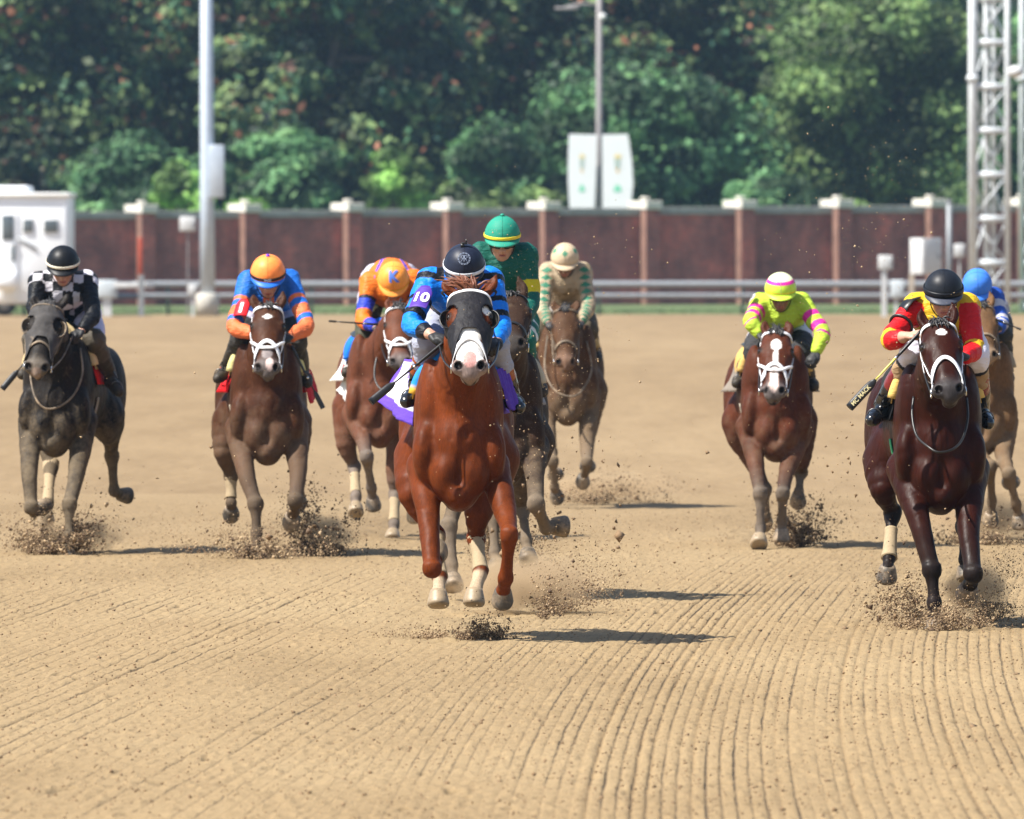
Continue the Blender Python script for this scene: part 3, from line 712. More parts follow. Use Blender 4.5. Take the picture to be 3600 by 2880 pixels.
HS.append(dict(id='checker', gy=1950, cx=182, chest_y=1590, rear=268, coat='grey', col=(.0135, .0115, .0105), mud=.55, points=(.03, .027, .025), dust=(.066, .052, .036), muzzle=(.12, .105, .088),
    label='dusty black racehorse on the far left with a grey blinker hood',
    head=dict(poll=(168, 1068, -.25), muz=(126, 1305, -.57), ears=[(122, 1040, -.16), (240, 1026, -.16)], forelock=.3),
    face=[('ell', 0, .60, .03, .03, (.22, .17, .14))],
    legs=dict(fl=dict(p=[(103, 1640, -.05), (110, 1785, -.20), (120, 1800, .12), (138, 1790, .22)]),
              fr=dict(p=[(270, 1660, .0), (244, 1775, -.20), (243, 1880, -.25), (241, 1944, -.3)]),
              hl=dict(p=[(178, 1642, 1.0), (167, 1775, .72), (162, 1808, .64)], hd=(.0, .5, -.8), band=(-.12, .95), pale=True),
              hr=dict(p=[(388, 1530, 1.3), (393, 1600, 1.45), (402, 1728, 1.5), (426, 1740, 1.6)], hd=(.8, .4, -.1))),
    bridle=dict(col='d', w=.014, nose=.36, drop=.10, reins=[(172, 1166, .05), (256, 1180, .06)]), hood=('g', True),
    loop=[(282, 1225, .1), (290, 1310, -.10), (262, 1385, -.22), (212, 1428, -.30), (160, 1436, -.32), (125, 1400, -.30), (108, 1330, -.20), (112, 1270, -.1)],
    saddle=dict(cloth=edge(lin('#c01818'), lin('#c01818')), ang=(-96, 96), flap=.05, pad=edge((.55, .42, .22), (.55, .42, .22)), girth=(.3, .26, .2), gn='t')))
HS.append(dict(id='orange', gy=1960, cx=942, chest_y=1621, rear=905, size=1.02, coat='bay', col=(.050, .019, .0095), mud=.75, points=(.02, .014, .012), dust=(.056, .040, .027), muzzle=(.12, .11, .11),
    label='brown racehorse wearing a red number one cloth, second from the left',
    head=dict(poll=(942, 1072, -.25), muz=(938, 1306, -.60), ears=[(892, 1034, -.17), (994, 1022, -.17)], forelock=.3),
    face=[('dia', .0, .13, .032, .026, WHITE), ('ell', .016, .54, .022, .05, (.62, .50, .48)), ('ell', 0, .45, .03, .05, (.25, .22, .22))],
    legs=dict(fl=dict(p=[(862, 1650, .0), (897, 1772, -.18), (902, 1875, -.22), (896, 1946, -.26)], g=1.08),
              fr=dict(p=[(1048, 1650, .0), (1038, 1760, -.22), (1031, 1800, .02), (1026, 1818, .08)], hd=(-.05, .7, -.6), g=1.08),
              hl=dict(p=[(790, 1590, 1.1), (812, 1672, 1.2), (813, 1770, 1.15), (812, 1792, 1.2)], hd=(0, .7, -.6), band=(.1, .8)),
              hr=dict(p=[(1052, 1655, 1.4), (1050, 1730, 1.6), (1050, 1750, 1.65)])),
    bridle=dict(col='w', w=.026, nose=.35, drop=.15, nw=1.2, fig8=True, reins=[(918, 1182, .02), (994, 1190, .02)]),
    saddle=dict(cloth=flat(lin('#c8141c')), ang=(-98, 98), flap=.06, pad=edge(BLK, (.55, .50, .22), 34), girth=(.35, .3, .25), gn='t')))
HS.append(dict(id='kay', gy=1900, cx=1338, chest_y=1558, rear=1325, coat='bay', col=(.095, .033, .017), mud=.5, points=(.10, .085, .08), dust=(.15, .13, .115), muzzle=(.13, .12, .12),
    label='brown racehorse with white bridle and pale hoofs half behind the leading chestnut',
    head=dict(poll=(1402, 1076, -.25), muz=(1408, 1284, -.58), ears=[(1370, 1046, -.17), (1442, 1044, -.17)], forelock=.3),
    legs=dict(fl=dict(p=[(1275, 1540, .0), (1289, 1606, -.15), (1306, 1715, .0), (1311, 1758, .06)], hd=(.05, .4, -.9)),
              fr=dict(p=[(1445, 1690, -.15), (1453, 1780, .0), (1455, 1798, .02)], sock=7.5, pale=True),
              hl=dict(p=[(1218, 1560, 1.1), (1245, 1640, 1.15), (1251, 1748, .85), (1251, 1782, .8)], band=(.3, .9), sock=8.4, pale=True),
              hr=dict(p=[(1391, 1650, 1.05), (1390, 1735, 1.05), (1384, 1845, .85), (1381, 1876, .8)], band=(.2, .9), pale=True)),
    bridle=dict(col='w', w=.026, nose=.36, drop=.13, fig8=True, reins=[(1335, 1160, .1), (1450, 1170, .1)]),
    loop=[(1345, 1180, .1), (1318, 1290, -.05), (1322, 1345, -.15), (1350, 1375, -.22), (1400, 1385, -.25)],
    saddle=dict(cloth=lambda a, v: lin('#c02028') if abs(abs(a) - 78) < 7 and .3 < v < .6 else (.72, .72, .70), ang=(-100, 100), flap=.10, pad=flat(BLU), girth=(.4, .38, .35), gn='t')))
HS.append(dict(id='green', gy=2110, cx=1772, chest_y=1700, rear=1745, h=.0115, coat='dusty', col=(.030, .0165, .0105), mud=.55, points=(.03, .025, .022), dust=(.13, .11, .09), muzzle=(.05, .045, .042),
    label='dark muddy racehorse close behind the leading chestnut, its head half hidden',
    head=dict(poll=(1798, 1035, -.30), muz=(1800, 1215, -.80), ears=[(1748, 985, -.2), (1819, 970, -.2)], forelock=.3),
    legs=dict(fl=dict(p=[(1578, 1850, -.30), (1588, 1990, -.40), (1592, 2035, -.45)], g=1.05),
              fr=dict(p=[(1878, 1640, .0), (1884, 1772, -.30), (1921, 1856, -.1), (1950, 1850, .0)], hd=(.9, .2, -.05), g=1.12),
              hl=dict(p=[(1735, 1825, 1.1), (1740, 1945, 1.0), (1745, 1985, .95)]),
              hr=dict(p=[(1832, 1700, 1.1), (1838, 1785, 1.2), (1850, 1900, 1.0), (1855, 1945, .95)])),
    bridle=dict(col='b', w=.016, nose=.38, drop=.08, reins=[(1740, 1180, .1), (1830, 1170, .1)]),
    saddle=dict(cloth=flat((.20, .2, .22)), ang=(-95, 95), flap=.04, pad=edge((.45, .40, .3), (.45, .40, .3)), girth=(.3, .26, .2), gn='t')))
HS.append(dict(id='cream', gy=1790, cx=1996, chest_y=1484, rear=1990, coat='dusty', col=(.070, .036, .019), mud=.8, points=(.05, .04, .034), dust=(.085, .065, .046), muzzle=(.16, .10, .07),
    label='mud spattered brown racehorse running last behind the green rider',
    head=dict(poll=(1987, 1082, -.2), muz=(1990, 1284, -.52), ears=[(1948, 1058, -.12), (2028, 1056, -.12)], forelock=.4),
    legs=dict(fl=dict(p=[(1942, 1622, -.2), (1950, 1712, -.1), (1955, 1735, -.05)]),
              fr=dict(p=[(2064, 1560, .0), (2064, 1625, -.30), (2056, 1662, -.05), (2050, 1680, .0)], hd=(-.05, .7, -.6)),
              hl=dict(p=[(1938, 1590, 1.3), (1945, 1660, 1.6), (1948, 1665, 1.7)]),
              hr=dict(p=[(2062, 1580, 1.3), (2062, 1640, 1.6), (2062, 1640, 1.7)])),
    bridle=dict(col='d', w=.016, nose=.37, drop=.07, reins=[(1942, 1143, .05), (2032, 1141, .05)]),
    loop=[(1925, 1180, .1), (1915, 1290, -.05), (1940, 1360, -.2), (1990, 1392, -.26), (2040, 1380, -.25), (2080, 1300, -.05), (2062, 1200, .1)],
    saddle=dict(cloth=flat((.35, .28, .18)), ang=(-92, 92), flap=.03, pad=edge((.4, .28, .12), (.4, .28, .12)), girth=(.3, .26, .2), gn='t')))
HS.append(dict(id='yellow', gy=1930, cx=2733, chest_y=1608, rear=2712, coat='bay', col=(.064, .019, .009), mud=.45, points=(.035, .028, .026), dust=(.14, .12, .10), muzzle=(.12, .11, .11),
    label='bay racehorse with a long white blaze and white bridle under the yellow and pink rider',
    head=dict(poll=(2732, 1162, -.30), muz=(2718, 1386, -.70), ears=[(2692, 1126, -.2), (2768, 1128, -.2)], forelock=.5),
    face=[('ell', .0, .16, .030, .050, WHITE), ('ell', .003, .28, .014, .14, WHITE), ('ell', 0, .44, .024, .10, (.70, .62, .58)), ('ell', 0, .52, .026, .06, (.62, .50, .46))],
    legs=dict(fl=dict(p=[(2655, 1620, .0), (2672, 1735, -.25), (2674, 1858, -.27), (2670, 1893, -.33)], pale=True, g=1.05),
              fr=dict(p=[(2768, 1650, .0), (2752, 1735, -.20), (2749, 1830, -.1), (2748, 1872, -.1)]),
              hl=dict(p=[(2690, 1720, 1.2), (2692, 1812, 1.3), (2690, 1825, 1.35)]),
              hr=dict(p=[(2818, 1600, 1.15), (2815, 1660, 1.3), (2808, 1730, 1.2), (2806, 1745, 1.2)], hd=(0, .6, -.7))),
    bridle=dict(col='w', w=.024, nose=.34, drop=.14, fig8=True, reins=[(2678, 1190, .1), (2790, 1210, .1)]),
    tail=(-.10, -.42), saddle=dict(cloth=flat((.20, .17, .14)), ang=(-98, 98), flap=.10, pad=edge((.5, .33, .1), (.5, .33, .1)), girth=(.3, .26, .2), gn='t')))
HS.append(dict(id='red', gy=2210, cx=3312, chest_y=1787, rear=3262, h=.0105, size=1.02, coat='dark', col=(.024, .0044, .0014), mud=.1, legmud=.12, points=(.012, .009, .008), muzzle=(.045, .043, .045),
    label='dark bay racehorse with white bridle and a small white star on the right',
    head=dict(poll=(3298, 1132, -.30), muz=(3340, 1384, -.70), ears=[(3240, 1082, -.2), (3348, 1064, -.2)], forelock=.5),
    face=[('ell', .004, .115, .024, .030, WHITE)],
    legs=dict(fl=dict(p=[(3225, 1810, .0), (3275, 2003, -.16), (3284, 2120, -.20), (3285, 2196, -.22)], g=1.08),
              fr=dict(p=[(3405, 1850, .0), (3420, 2018, -.22), (3412, 2050, .06), (3404, 2070, .10)], hd=(-.1, .75, -.6), g=1.1),
              hl=dict(p=[(3105, 1720, 1.05), (3138, 1800, 1.15), (3126, 1962, .95), (3120, 2003, .9)], hd=(-.08, .35, -.9), band=(.38, 1.0)),
              hr=dict(p=[(3388, 1850, 1.2), (3388, 1970, 1.0), (3392, 2005, .98)], g=.9)),
    bridle=dict(col='w', w=.024, nose=.33, drop=.17, nw=1.2, reins=[(3228, 1180, .02), (3372, 1246, .02)]),
    loop=[(3212, 1395, -.02), (3207, 1460, -.08), (3222, 1530, -.18), (3262, 1570, -.30), (3300, 1590, -.34), (3352, 1578, -.30), (3385, 1540, -.18), (3402, 1470, -.08), (3398, 1400, .0)],
    saddle=dict(cloth=flat((.015, .015, .016)), ang=(-94, 94), flap=.04, pad=lambda a, v: (.016, .016, .016) if (v > .12 or abs(a) < 25) else (.62, .42, .12), girth=lin('#2f9a66'), gn='g')))
HS.append(dict(id='blue', gy=1915, cx=3456, chest_y=1590, rear=3425, coat='dusty', col=(.115, .064, .031), mud=.6, points=(.12, .095, .07), dust=(.13, .10, .07), muzzle=(.26, .19, .13), pt=False,
    label='tan dusty racehorse under the blue rider at the right edge',
    head=dict(poll=(3450, 1072, -.25), muz=(3472, 1258, -.6), ears=[(3418, 1040, -.17), (3478, 1020, -.17)], forelock=.3),
    legs=dict(fl=dict(p=[(3480, 1640, -.1), (3487, 1762, .1), (3484, 1812, .14)], hd=(-.05, .5, -.8)),
              fr=dict(p=[(3525, 1595, .0), (3547, 1668, -.25), (3572, 1772, -.15), (3582, 1822, -.1)], hd=(.15, .3, -.9)),
              hl=dict(p=[(3390, 1650, 1.2), (3385, 1760, 1.3), (3385, 1788, 1.3)]),
              hr=dict(p=[(3535, 1630, 1.35), (3545, 1695, 1.65), (3548, 1695, 1.75)])),
    bridle=dict(col='d', w=.016, nose=.36, drop=.06, reins=[(3420, 1160, .1), (3505, 1160, .1)]),
    saddle=dict(cloth=flat((.12, .35, .40)), ang=(-92, 92), flap=.03, pad=edge((.3, .25, .18), (.3, .25, .18)), girth=(.3, .26, .2), gn='t')))
HORSES = {}
for sp in HS:
    h_ = Horse(sp); HORSES[sp['id']] = h_
    if sp.get('hood'):
        hm = M_HOOD if sp['hood'][0] == 'b' else M_HOODG
        h_.hood(hm, sp['hood'][1], M_LEATH if sp['hood'][0] == 'b' else M_LEATHB)
print('horses', round(time.time() - T0, 1))

def lc(u, v):
    if u < .13 or v > .80 or u > .94 or v < .06: return PURP
    if abs((u - .52) + (v - .3) * .55) < .035 and .12 < v < .72: return PURP
    return (.72, .72, .75)
HL = HORSES['lead']; flag_cloth(HL, [(1500, 1270, .42), (1420, 1262, 1.0), (1334, 1412, 1.02), (1452, 1500, .50)], lc, rip=.014)
flag_cloth(HL, [(1742, 1300, .34), (1776, 1288, .44), (1826, 1416, .46), (1794, 1442, .36)], lambda u, v: PURP, rip=.010)
flag_cloth(HORSES['kay'], [(1240, 1322, .55), (1218, 1318, .9), (1186, 1372, .92), (1240, 1424, .6)], lambda u, v: (.55, .03, .04) if abs(u - .35 - .3 * (v - .5)) < .07 and .1 < v < .6 else (.62, .62, .60), rip=.010)
flag_cloth(HORSES['orange'], [(820, 1255, .5), (785, 1262, .9), (765, 1335, .92), (802, 1352, .5)], lambda u, v: (.52, .012, .018), rip=.010)
flag_cloth(HORSES['orange'], [(1060, 1270, .5), (1088, 1300, .9), (1118, 1372, .92), (1092, 1420, .5)], lambda u, v: (.45, .010, .018), rip=.010)
# ------------------------------------------------------------------ riders
SKIN = simple('skin', (.48, .27, .19), .5, .12, .15, 30)
SKIND = simple('skin_dark', (.24, .125, .08), .5, .12, .15, 30)
SILK = cloth_mat('racing_silk', .48, .75, .12, .25)
SILKD = cloth_mat('racing_silk_muddy', .6, .75, .5, .2)
BREECH = cloth_mat('breeches_fabric', .6, .6, .2, .2)
BREECHD = cloth_mat('breeches_muddy', .75, .6, .9, .1)
M_BOOT = simple('boot_leather', (.006, .0065, .008), .22, .2, .5, 25, dirt=.1, bd=.008)
M_BOOTD = simple('boot_muddy', (.055, .045, .035), .5, .3, .5, 25, dirt=.7, bd=.008)
M_GLOVE = simple('glove_black', (.008, .008, .009), .6, .2, .4, 60)
M_GLOVEW = simple('glove_white', (.65, .63, .6), .7, .1, .4, 60)
M_LENS = simple('goggle_lens', (.02, .016, .014), .06, .1, 0, 40)
M_GOGF = simple('goggle_frame', (.30, .30, .30), .25, .2, .1, 40)
M_HELM = attr_mat('helmet_cover', .45, .12, 30, .22)
M_HELMD = cloth_mat('helmet_cover_muddy', .6, .15, .75, .1)
M_STIR = simple('stirrup_metal', (.12, .12, .12), .4, .2, .1, 60, metal=.8)
def ink(name, c): return simple('ink_' + name, c, .6, .04, .05, 60)

def text_mesh(body, size, font_bold=0.012, extr=0.0):
    cu = bpy.data.curves.new('txt', 'FONT'); cu.body = body; cu.size = 1.0; cu.align_x = 'CENTER'; cu.align_y = 'CENTER'; cu.offset = font_bold; cu.resolution_u = 3
    o = bpy.data.objects.new('txt', cu); COL.objects.link(o); bpy.context.view_layer.update()
    me = bpy.data.meshes.new_from_object(o); bpy.data.objects.remove(o); bm = bmesh.new(); bm.from_mesh(me)
    bmesh.ops.triangulate(bm, faces=bm.faces[:])
    for _ in range(2):
        e = [x for x in bm.edges if x.calc_length() > .18]
        if e: bmesh.ops.subdivide_edges(bm, edges=e, cuts=1); bmesh.ops.triangulate(bm, faces=[f for f in bm.faces if len(f.verts) > 3])
    V = np.array([v.co[:] for v in bm.verts]) * size; F = [tuple(v.index for v in f.verts) for f in bm.faces]; bm.free(); bpy.data.meshes.remove(me)
    return V, F

class Rider:
    def __init__(s, sp):
        s.sp = sp; s.h = HORSES[sp['horse']]; s.P = s.h.P; s.build()
    def build(s):
        sp, P = s.sp, s.P; sc = s.h.sc; k = 1.0
        root = empty('person', tuple(P(*sp['pelvis'])), sp['label'], 'jockey', 'jockeys riding the racehorses'); s.root = root
        a = sp['hw'] / sc; s.a = a; p = math.radians(sp.get('pitch', 25)); yw = math.radians(sp.get('yaw', 0)); rl = math.radians(sp.get('roll', 0))
        Fd = np.array([math.sin(yw) * math.cos(p), -math.cos(yw) * math.cos(p), -math.sin(p)]); U = nrm(np.array([math.sin(rl), 0, 1.0]) - Fd * (np.array([math.sin(rl), 0, 1.0]) @ Fd)); S = np.cross(Fd, U)
        s.U, s.Fd, s.S = U, Fd, S; C = P(sp['hc'][0], sp['hc'][1], sp.get('hd', .30)); s.C = C; f = a / .113
        X = lambda x, y, z: C + (S * x + Fd * y + U * z) * f; RH = np.stack([S, Fd, U], 1); s.X = X
        SL, SR = P(*sp['sl']), P(*sp['sr']); SLR = {-1: SL, 1: SR}; m = (SL + SR) / 2; pel = P(*sp['pelvis'])
        arms = {}
        for q, e, w, hnd in ((-1, 'el', 'wl', 'gl'), (1, 'er', 'wr', 'gr')): arms[q] = [SLR[q], P(*sp[e]), P(*sp[w]), P(*sp[hnd])]
        s.arms = arms
        legs = {}
        for q, kk in ((-1, 'l'), (1, 'r')): legs[q] = [pel + np.array([q * .10, -.02, -.02]), P(*sp['k' + kk]), P(*sp['a' + kk]), P(*sp['t' + kk])]
        s.legs = legs
        def trunk(c, off):
            c.chain([m + np.array([0, .02, -.07]), m * .6 + pel * .4 + np.array([0, 0, -.02 + sp.get('hump', .03)]), pel], np.array([.125, .125, .128]), .05, 4, (1, 0, 0), 1.25, off=off)
            c.chain([SL + np.array([.02, .0, -.01]), m + np.array([0, .02, .0]), SR + np.array([-.02, 0, -.01])], np.array([.066, .085, .066]), .05, 4, off=off)
        def arm(c, q, off, n0=0, n1=2, cuff=1.0):
            A_ = arms[q]; c.chain([A_[0], (A_[0] + A_[1]) / 2, A_[1], A_[1] * .45 + A_[2] * .55, A_[1] * (1 - cuff) + A_[2] * cuff], [.066, .052, .047, .041, .030], .035, 3, off=off)
        def leg(c, q, off, lo=1.0):
            L_ = legs[q]; an = L_[1] * (1 - lo) + L_[2] * lo
            c.chain([L_[0], (L_[0] + L_[1]) / 2 + np.array([q * .02, 0, .0]), L_[1]], [.105, .088, .066], .05, 3, off=off)
            r1 = .066 + (.038 - .066) * lo; c.chain([L_[1], L_[1] * .55 + an * .45, an], [.066, .058, max(r1, .038)], .03, 3, off=off)
        # body: one continuous figure
        c = Clay(); trunk(c, 0)
        c.chain([m + np.array([0, 0, .02]), X(0, -.02, -.10)], [.06, .055], .04, 1)
        c.ell(X(0, .0, -.005), np.array([.078, .10, .09]) * f, RH, .02); c.ell(X(0, .025, -.095), np.array([.056, .066, .070]) * f, RH, .03)
        c.ell(X(0, .045, -.145), np.array([.030, .032, .026]) * f, RH, .025)       # chin
        c.chain([X(0, .085, -.055), X(0, .104, -.092)], np.array([.011, .016]) * f, .012, 1)   # nose
        for q in (-1, 1):
            c.ell(X(q * .014, .098, -.096), np.array([.010, .011, .009]) * f, RH, .006)
            c.ell(X(q * .040, .062, -.080), np.array([.024, .026, .022]) * f, RH, .02)      # cheekbone
            c.ell(X(q * .034, .100, -.050), np.array([.018, .016, .014]) * f, RH, .012, 's')
            c.ell(X(q * .074, -.01, -.065), np.array([.012, .022, .032]) * f, RH, .008)      # ear
        c.ell(X(0, .083, -.118), np.array([.024, .015, .007]) * f, RH, .006); c.ell(X(0, .080, -.132), np.array([.021, .015, .007]) * f, RH, .006)
        if sp.get('mouth'): c.ell(X(0, .095, -.125), np.array([.016, .02, .006]) * f, RH, .004, 's')
        for q in (-1, 1):
            arm(c, q, 0); leg(c, q, 0); L_ = legs[q]
            c.chain([L_[2], L_[2] + np.array([0, -.02, -.045]), L_[3]], [.038, .036, .028], .02, 3)
        s.hand_clay(c, 0.0, sp.get('bare', ()))
        V, F = c.mesh(sp.get('h', .0065)); s.c = c; sk = sp.get('skin', SKIN)
        cc = np.zeros((len(V), 3)); dk = sk is SKIND; cc[:] = (.22, .11, .07) if dk else (.46, .25, .175)
        rel = (V - C) / f; xx, yy, zz = rel @ S, rel @ Fd, rel @ U
        w = sstep(.012, .006, np.abs(zz + .125)) * (np.abs(xx) < .024) * (yy > .06); blend(cc, (.38, .12, .10), w * .8)
        w = sstep(.003, .0015, np.abs(zz + .1255)) * (np.abs(xx) < .02) * (yy > .06); blend(cc, (.10, .03, .03), w * .9)
        blend(cc, (.03, .02, .015), (yy < .02) * (zz > -.09) * sstep(.13, .11, np.linalg.norm(rel, axis=1)) * .9)
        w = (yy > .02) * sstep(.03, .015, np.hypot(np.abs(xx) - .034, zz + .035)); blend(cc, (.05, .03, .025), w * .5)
        mesh_obj('body', V, F, attr_mat('skin_attr', .5, .15, 40), root, cc)
        # jersey
        c = Clay(); trunk(c, .013)
        for q in (-1, 1): arm(c, q, .012, cuff=sp.get('cuff', {}).get(q, .93))
        c.chain([m + np.array([0, -.01, .03]), m + np.array([0, -.02, .055])], [.068, .062], .03, 1)
        V, F = c.mesh(.0065); V = V + c.grad(V) * ((noise3(V * [1, 1, .6], .045, 6) - .5) * .011 + (noise3(V * [1.0, 1, .5], .018, 8) - .5) * .004)[:, None]
        side = np.zeros(len(V)); t = np.zeros(len(V)); best = np.full(len(V), 1e9)
        for q in (-1, 1):
            d, tt = segt(V, arms[q][:3]); mk = d < best; best[mk] = d[mk]; side[mk] = q; t[mk] = tt[mk]
        dT, tT = segt(V, [m + np.array([0, .02, -.03]), pel]); hwd = abs((SR - SL)[0]) / 2; torso = ((best > .092) & (t < 1.2)) | ((np.abs((V - m)[:, 0]) < hwd - .05) & (t < .7)); side[torso] = 0; t[torso] = 0
        relt = V - m; Cj = sp['silk'](V, side, t, relt) * .74; mesh_obj('jersey', V, F, SILKD if sp.get('muddy') else SILK, root, Cj)
        # breeches
        c = Clay(); c.chain([pel + np.array([-.09, 0, 0]), pel + np.array([.09, 0, 0])], [.135, .135], .05, 1)
        lo = sp.get('breech', .42)
        for q in (-1, 1): leg(c, q, .012, lo)
        V, F = c.mesh(.0075); V = V + c.grad(V) * ((noise3(V, .04, 7) - .5) * .012)[:, None]; t = np.zeros(len(V)); best = np.full(len(V), 1e9)
        for q in (-1, 1): d, tt = segt(V, legs[q][:3]); mk = d < best; best[mk] = d[mk]; t[mk] = tt[mk]
        mesh_obj('breeches', V, F, BREECHD if sp.get('muddy') else BREECH, root, sp['pants'](V, t))
        bt = M_BOOTD if sp.get('muddyboot') else M_BOOT
        for q in (-1, 1):
            L_ = legs[q]; c = Clay(); tp = L_[1] * (1 - sp.get('btop', .38)) + L_[2] * sp.get('btop', .38); ft = nrm(L_[3] - L_[2])
            c.chain([tp, tp * .5 + L_[2] * .5, L_[2] + np.array([0, 0, .01])], [.060, .056, .043], .02, 3, off=.004)
            c.chain([L_[2] + np.array([0, .01, -.03]), L_[2] + np.array([0, -.02, -.045]), L_[3] * .5 + L_[2] * .5 + np.array([0, 0, -.018]), L_[3]], [.040, .042, .042, .034], .025, 3, off=.004)
            V, F = c.mesh(.0075); top = sp.get('boottop'); cb = np.zeros((len(V), 3)); cb[:] = (.006, .007, .010) if not sp.get('muddyboot') else (.035, .028, .020)
            if top is not None: d, tt = segt(V, L_[1:3]); blend(cb, top, sstep(sp.get('bcut', .66), sp.get('bcut', .66) - .02, tt))
            V = V + c.grad(V) * ((noise3(V, .03, 3) - .5) * .006)[:, None]
            mesh_obj('boot', V, F, attr_mat('boot_attr', .22, .5, 30, .6) if not sp.get('muddyboot') else attr_mat('boot_attr_muddy', .6, .5, 30, .3), root, cb)
            # stirrup iron under the ball of the foot, hung from the saddle
            b = L_[3] + (L_[2] - L_[3]) * .25 + np.array([0, 0, -.045]); ring = [b + np.array([.043 * math.sin(u), .01 * math.cos(u), .042 + .05 * -math.cos(u)]) for u in np.linspace(0, 2 * PI, 21)]
            V, F = tube(ring, .0042, 6, False); st = mesh_obj('stirrup', V, F, M_STIR, s.h.root)
            up = s.h.L(q * .24, .62, 1.46); V, F = strap(catmull([b + np.array([0, 0, .117]), (b + up) / 2 + np.array([q * .015, 0, .06]), up], 4), [np.array([q * 1., -.5, 0])] * 9, .02, .004); mesh_obj('stirrup_strap', V, F, M_LEATH, st)
        for q, g in zip((-1, 1), sp.get('gloves', (M_GLOVE, M_GLOVE))):
            if g is None: continue
            c = Clay(); s.hand_clay(c, .0035, (q,), only=q); V, F = c.mesh(.0042); mesh_obj('glove', V, F, g, root)
        for q, cf in sp.get('cuffs', {}).items():
            A_ = arms[q]; w0, w1, cl, rr = cf; V, F = tube([A_[1] * (1 - t) + A_[2] * t for t in np.linspace(w0, w1, 6)], np.linspace(rr, rr * .85, 6), 16); mesh_obj('wristband', V, F, simple('cuff_%d' % int(cl[0] * 999), cl, .7, .1, .4, 60), root)
        s.helmet(); s.goggles()
    def hand_clay(s, c, off, which, only=None):
        for q in (-1, 1):
            if only is not None and q != only: continue
            A_ = s.arms[q]; w, g = A_[2], A_[3]; d = nrm(g - w); hd = s.sp.get('handup', {}).get(q, (0, -.3, 1.0)); n = nrm(np.array(hd) - d * (np.array(hd) @ d)); a = np.cross(d, n)
            # palm, four curled fingers of unequal length, thumb from its side
            c.chain([w, w + d * .045, w + d * .085], [.027, .033, .031], .018, 2, n, .62, off=off)
            ln = [.040, .046, .043, .034]; cu = s.sp.get('curl', {}).get(q, 1.0)
            for i, y in enumerate((-.028, -.0095, .0095, .028)):
                b = w + d * (.092 - abs(y) * .25) + a * y * q; l = ln[i]; P1 = b + d * l * (.95 - .25 * cu) - n * l * .35 * cu; P2 = P1 - n * l * .62 * cu + d * l * (.65 - .60 * cu); P3 = P2 - d * l * .42 * (cu * 1.6 - .6) - n * l * .3
                c.chain([b - d * .012, b, P1, P2, P3], np.array([.0115, .0105, .0098, .0092, .0075]), .006, 2, off=off)
            b = w + d * .030 - a * .028 * q; c.chain([b, b + d * .03 - a * .014 * q - n * .010, b + d * .055 - a * .006 * q - n * .026, b + d * .066 + a * .010 * q - n * .036], [.014, .0125, .0108, .0085], .010, 2, off=off)
    def hs(s, th, ph, k=1.0):
        "point of the helmet shell: th round (90 = front), ph down from the top, degrees"
        a = s.a; t, p = np.radians(th), np.radians(ph); flare = 1 + .05 * np.clip((np.asarray(ph) - 70) / 35, 0, 1)
        return s.C + k * (np.multiply.outer(a * np.sin(p) * np.cos(t) * flare, s.S) + np.multiply.outer(1.14 * a * np.sin(p) * np.sin(t) * flare, s.Fd) + np.multiply.outer(s.sp.get('tall', .98) * a * np.cos(p), s.U))
    def tang(s, th, ph, x, y, k):
        "flat artwork laid on the shell round the point th, ph; x to the viewer's right, y up"
        t, p = math.radians(th), math.radians(ph); c = np.array([math.sin(p) * math.cos(t), math.sin(p) * math.sin(t), math.cos(p)]); er = np.array([-math.sin(t), math.cos(t), 0]); eu = -np.array([math.cos(p) * math.cos(t), math.cos(p) * math.sin(t), -math.sin(p)])
        v = c + np.multiply.outer(np.asarray(x) / s.a, er) + np.multiply.outer(np.asarray(y) / s.a, eu); v /= np.linalg.norm(v, axis=-1, keepdims=True); f = 1 + .05 * np.clip((np.degrees(np.arccos(v[..., 2])) - 70) / 35, 0, 1)
        return s.C + k * s.a * (np.multiply.outer(v[..., 0] * f, s.S) + np.multiply.outer(1.14 * v[..., 1] * f, s.Fd) + np.multiply.outer(s.sp.get('tall', .98) * v[..., 2], s.U))
    def helmet(s):
        sp = s.sp; nt, npn = 72, 44; TH, PH = np.meshgrid(np.linspace(0, 360, nt, endpoint=False), np.linspace(2, 112, npn), indexing='ij')
        sag = np.where(np.sin(np.radians(TH)) < .25, 1.0, 1 - .06 * np.clip(np.sin(np.radians(TH)), 0, 1)); V = s.hs(TH, PH * sag).reshape(-1, 3)
        V = np.concatenate([V, [s.C + s.U * s.sp.get('tall', .98) * s.a]]); F = []
        for i in range(nt):
            j = (i + 1) % nt; F += [(i * npn + k, i * npn + k + 1, j * npn + k + 1, j * npn + k) for k in range(npn - 1)]; F.append((nt * npn, i * npn, j * npn))
        col = np.array([sp['cap'](a, b) for a, b in zip(TH.ravel(), PH.ravel())] + [sp['cap'](90, 0)])
        m = M_HELMD if sp.get('capmud') else M_HELM; hm = mesh_obj('helmet', V, F, m, s.root, col); 
        s.hm = hm
        # peak
        V, rows = [], 5; ths = np.linspace(22, 158, 30)
        for r in range(rows + 1):
            u = r / rows; ext = np.sin(np.radians((ths - 22) / 136 * 180)) ** .6
            b = s.hs(ths, 103 + 0 * ths, 1.015); V.append(b + np.multiply.outer(u * ext * .042, s.Fd) - np.multiply.outer(u * ext * .016 + u * u * .008, s.U))
        V = np.concatenate(V); n = len(ths); F = [(r * n + i, r * n + i + 1, (r + 1) * n + i + 1, (r + 1) * n + i) for r in range(rows) for i in range(n - 1)]
        pk = sp.get('peak', sp['cap'](90, 108)); o = mesh_obj('peak', V, F, m, hm, np.tile(np.array(pk), (len(V), 1))); md = o.modifiers.new('t', 'SOLIDIFY'); md.thickness = .005
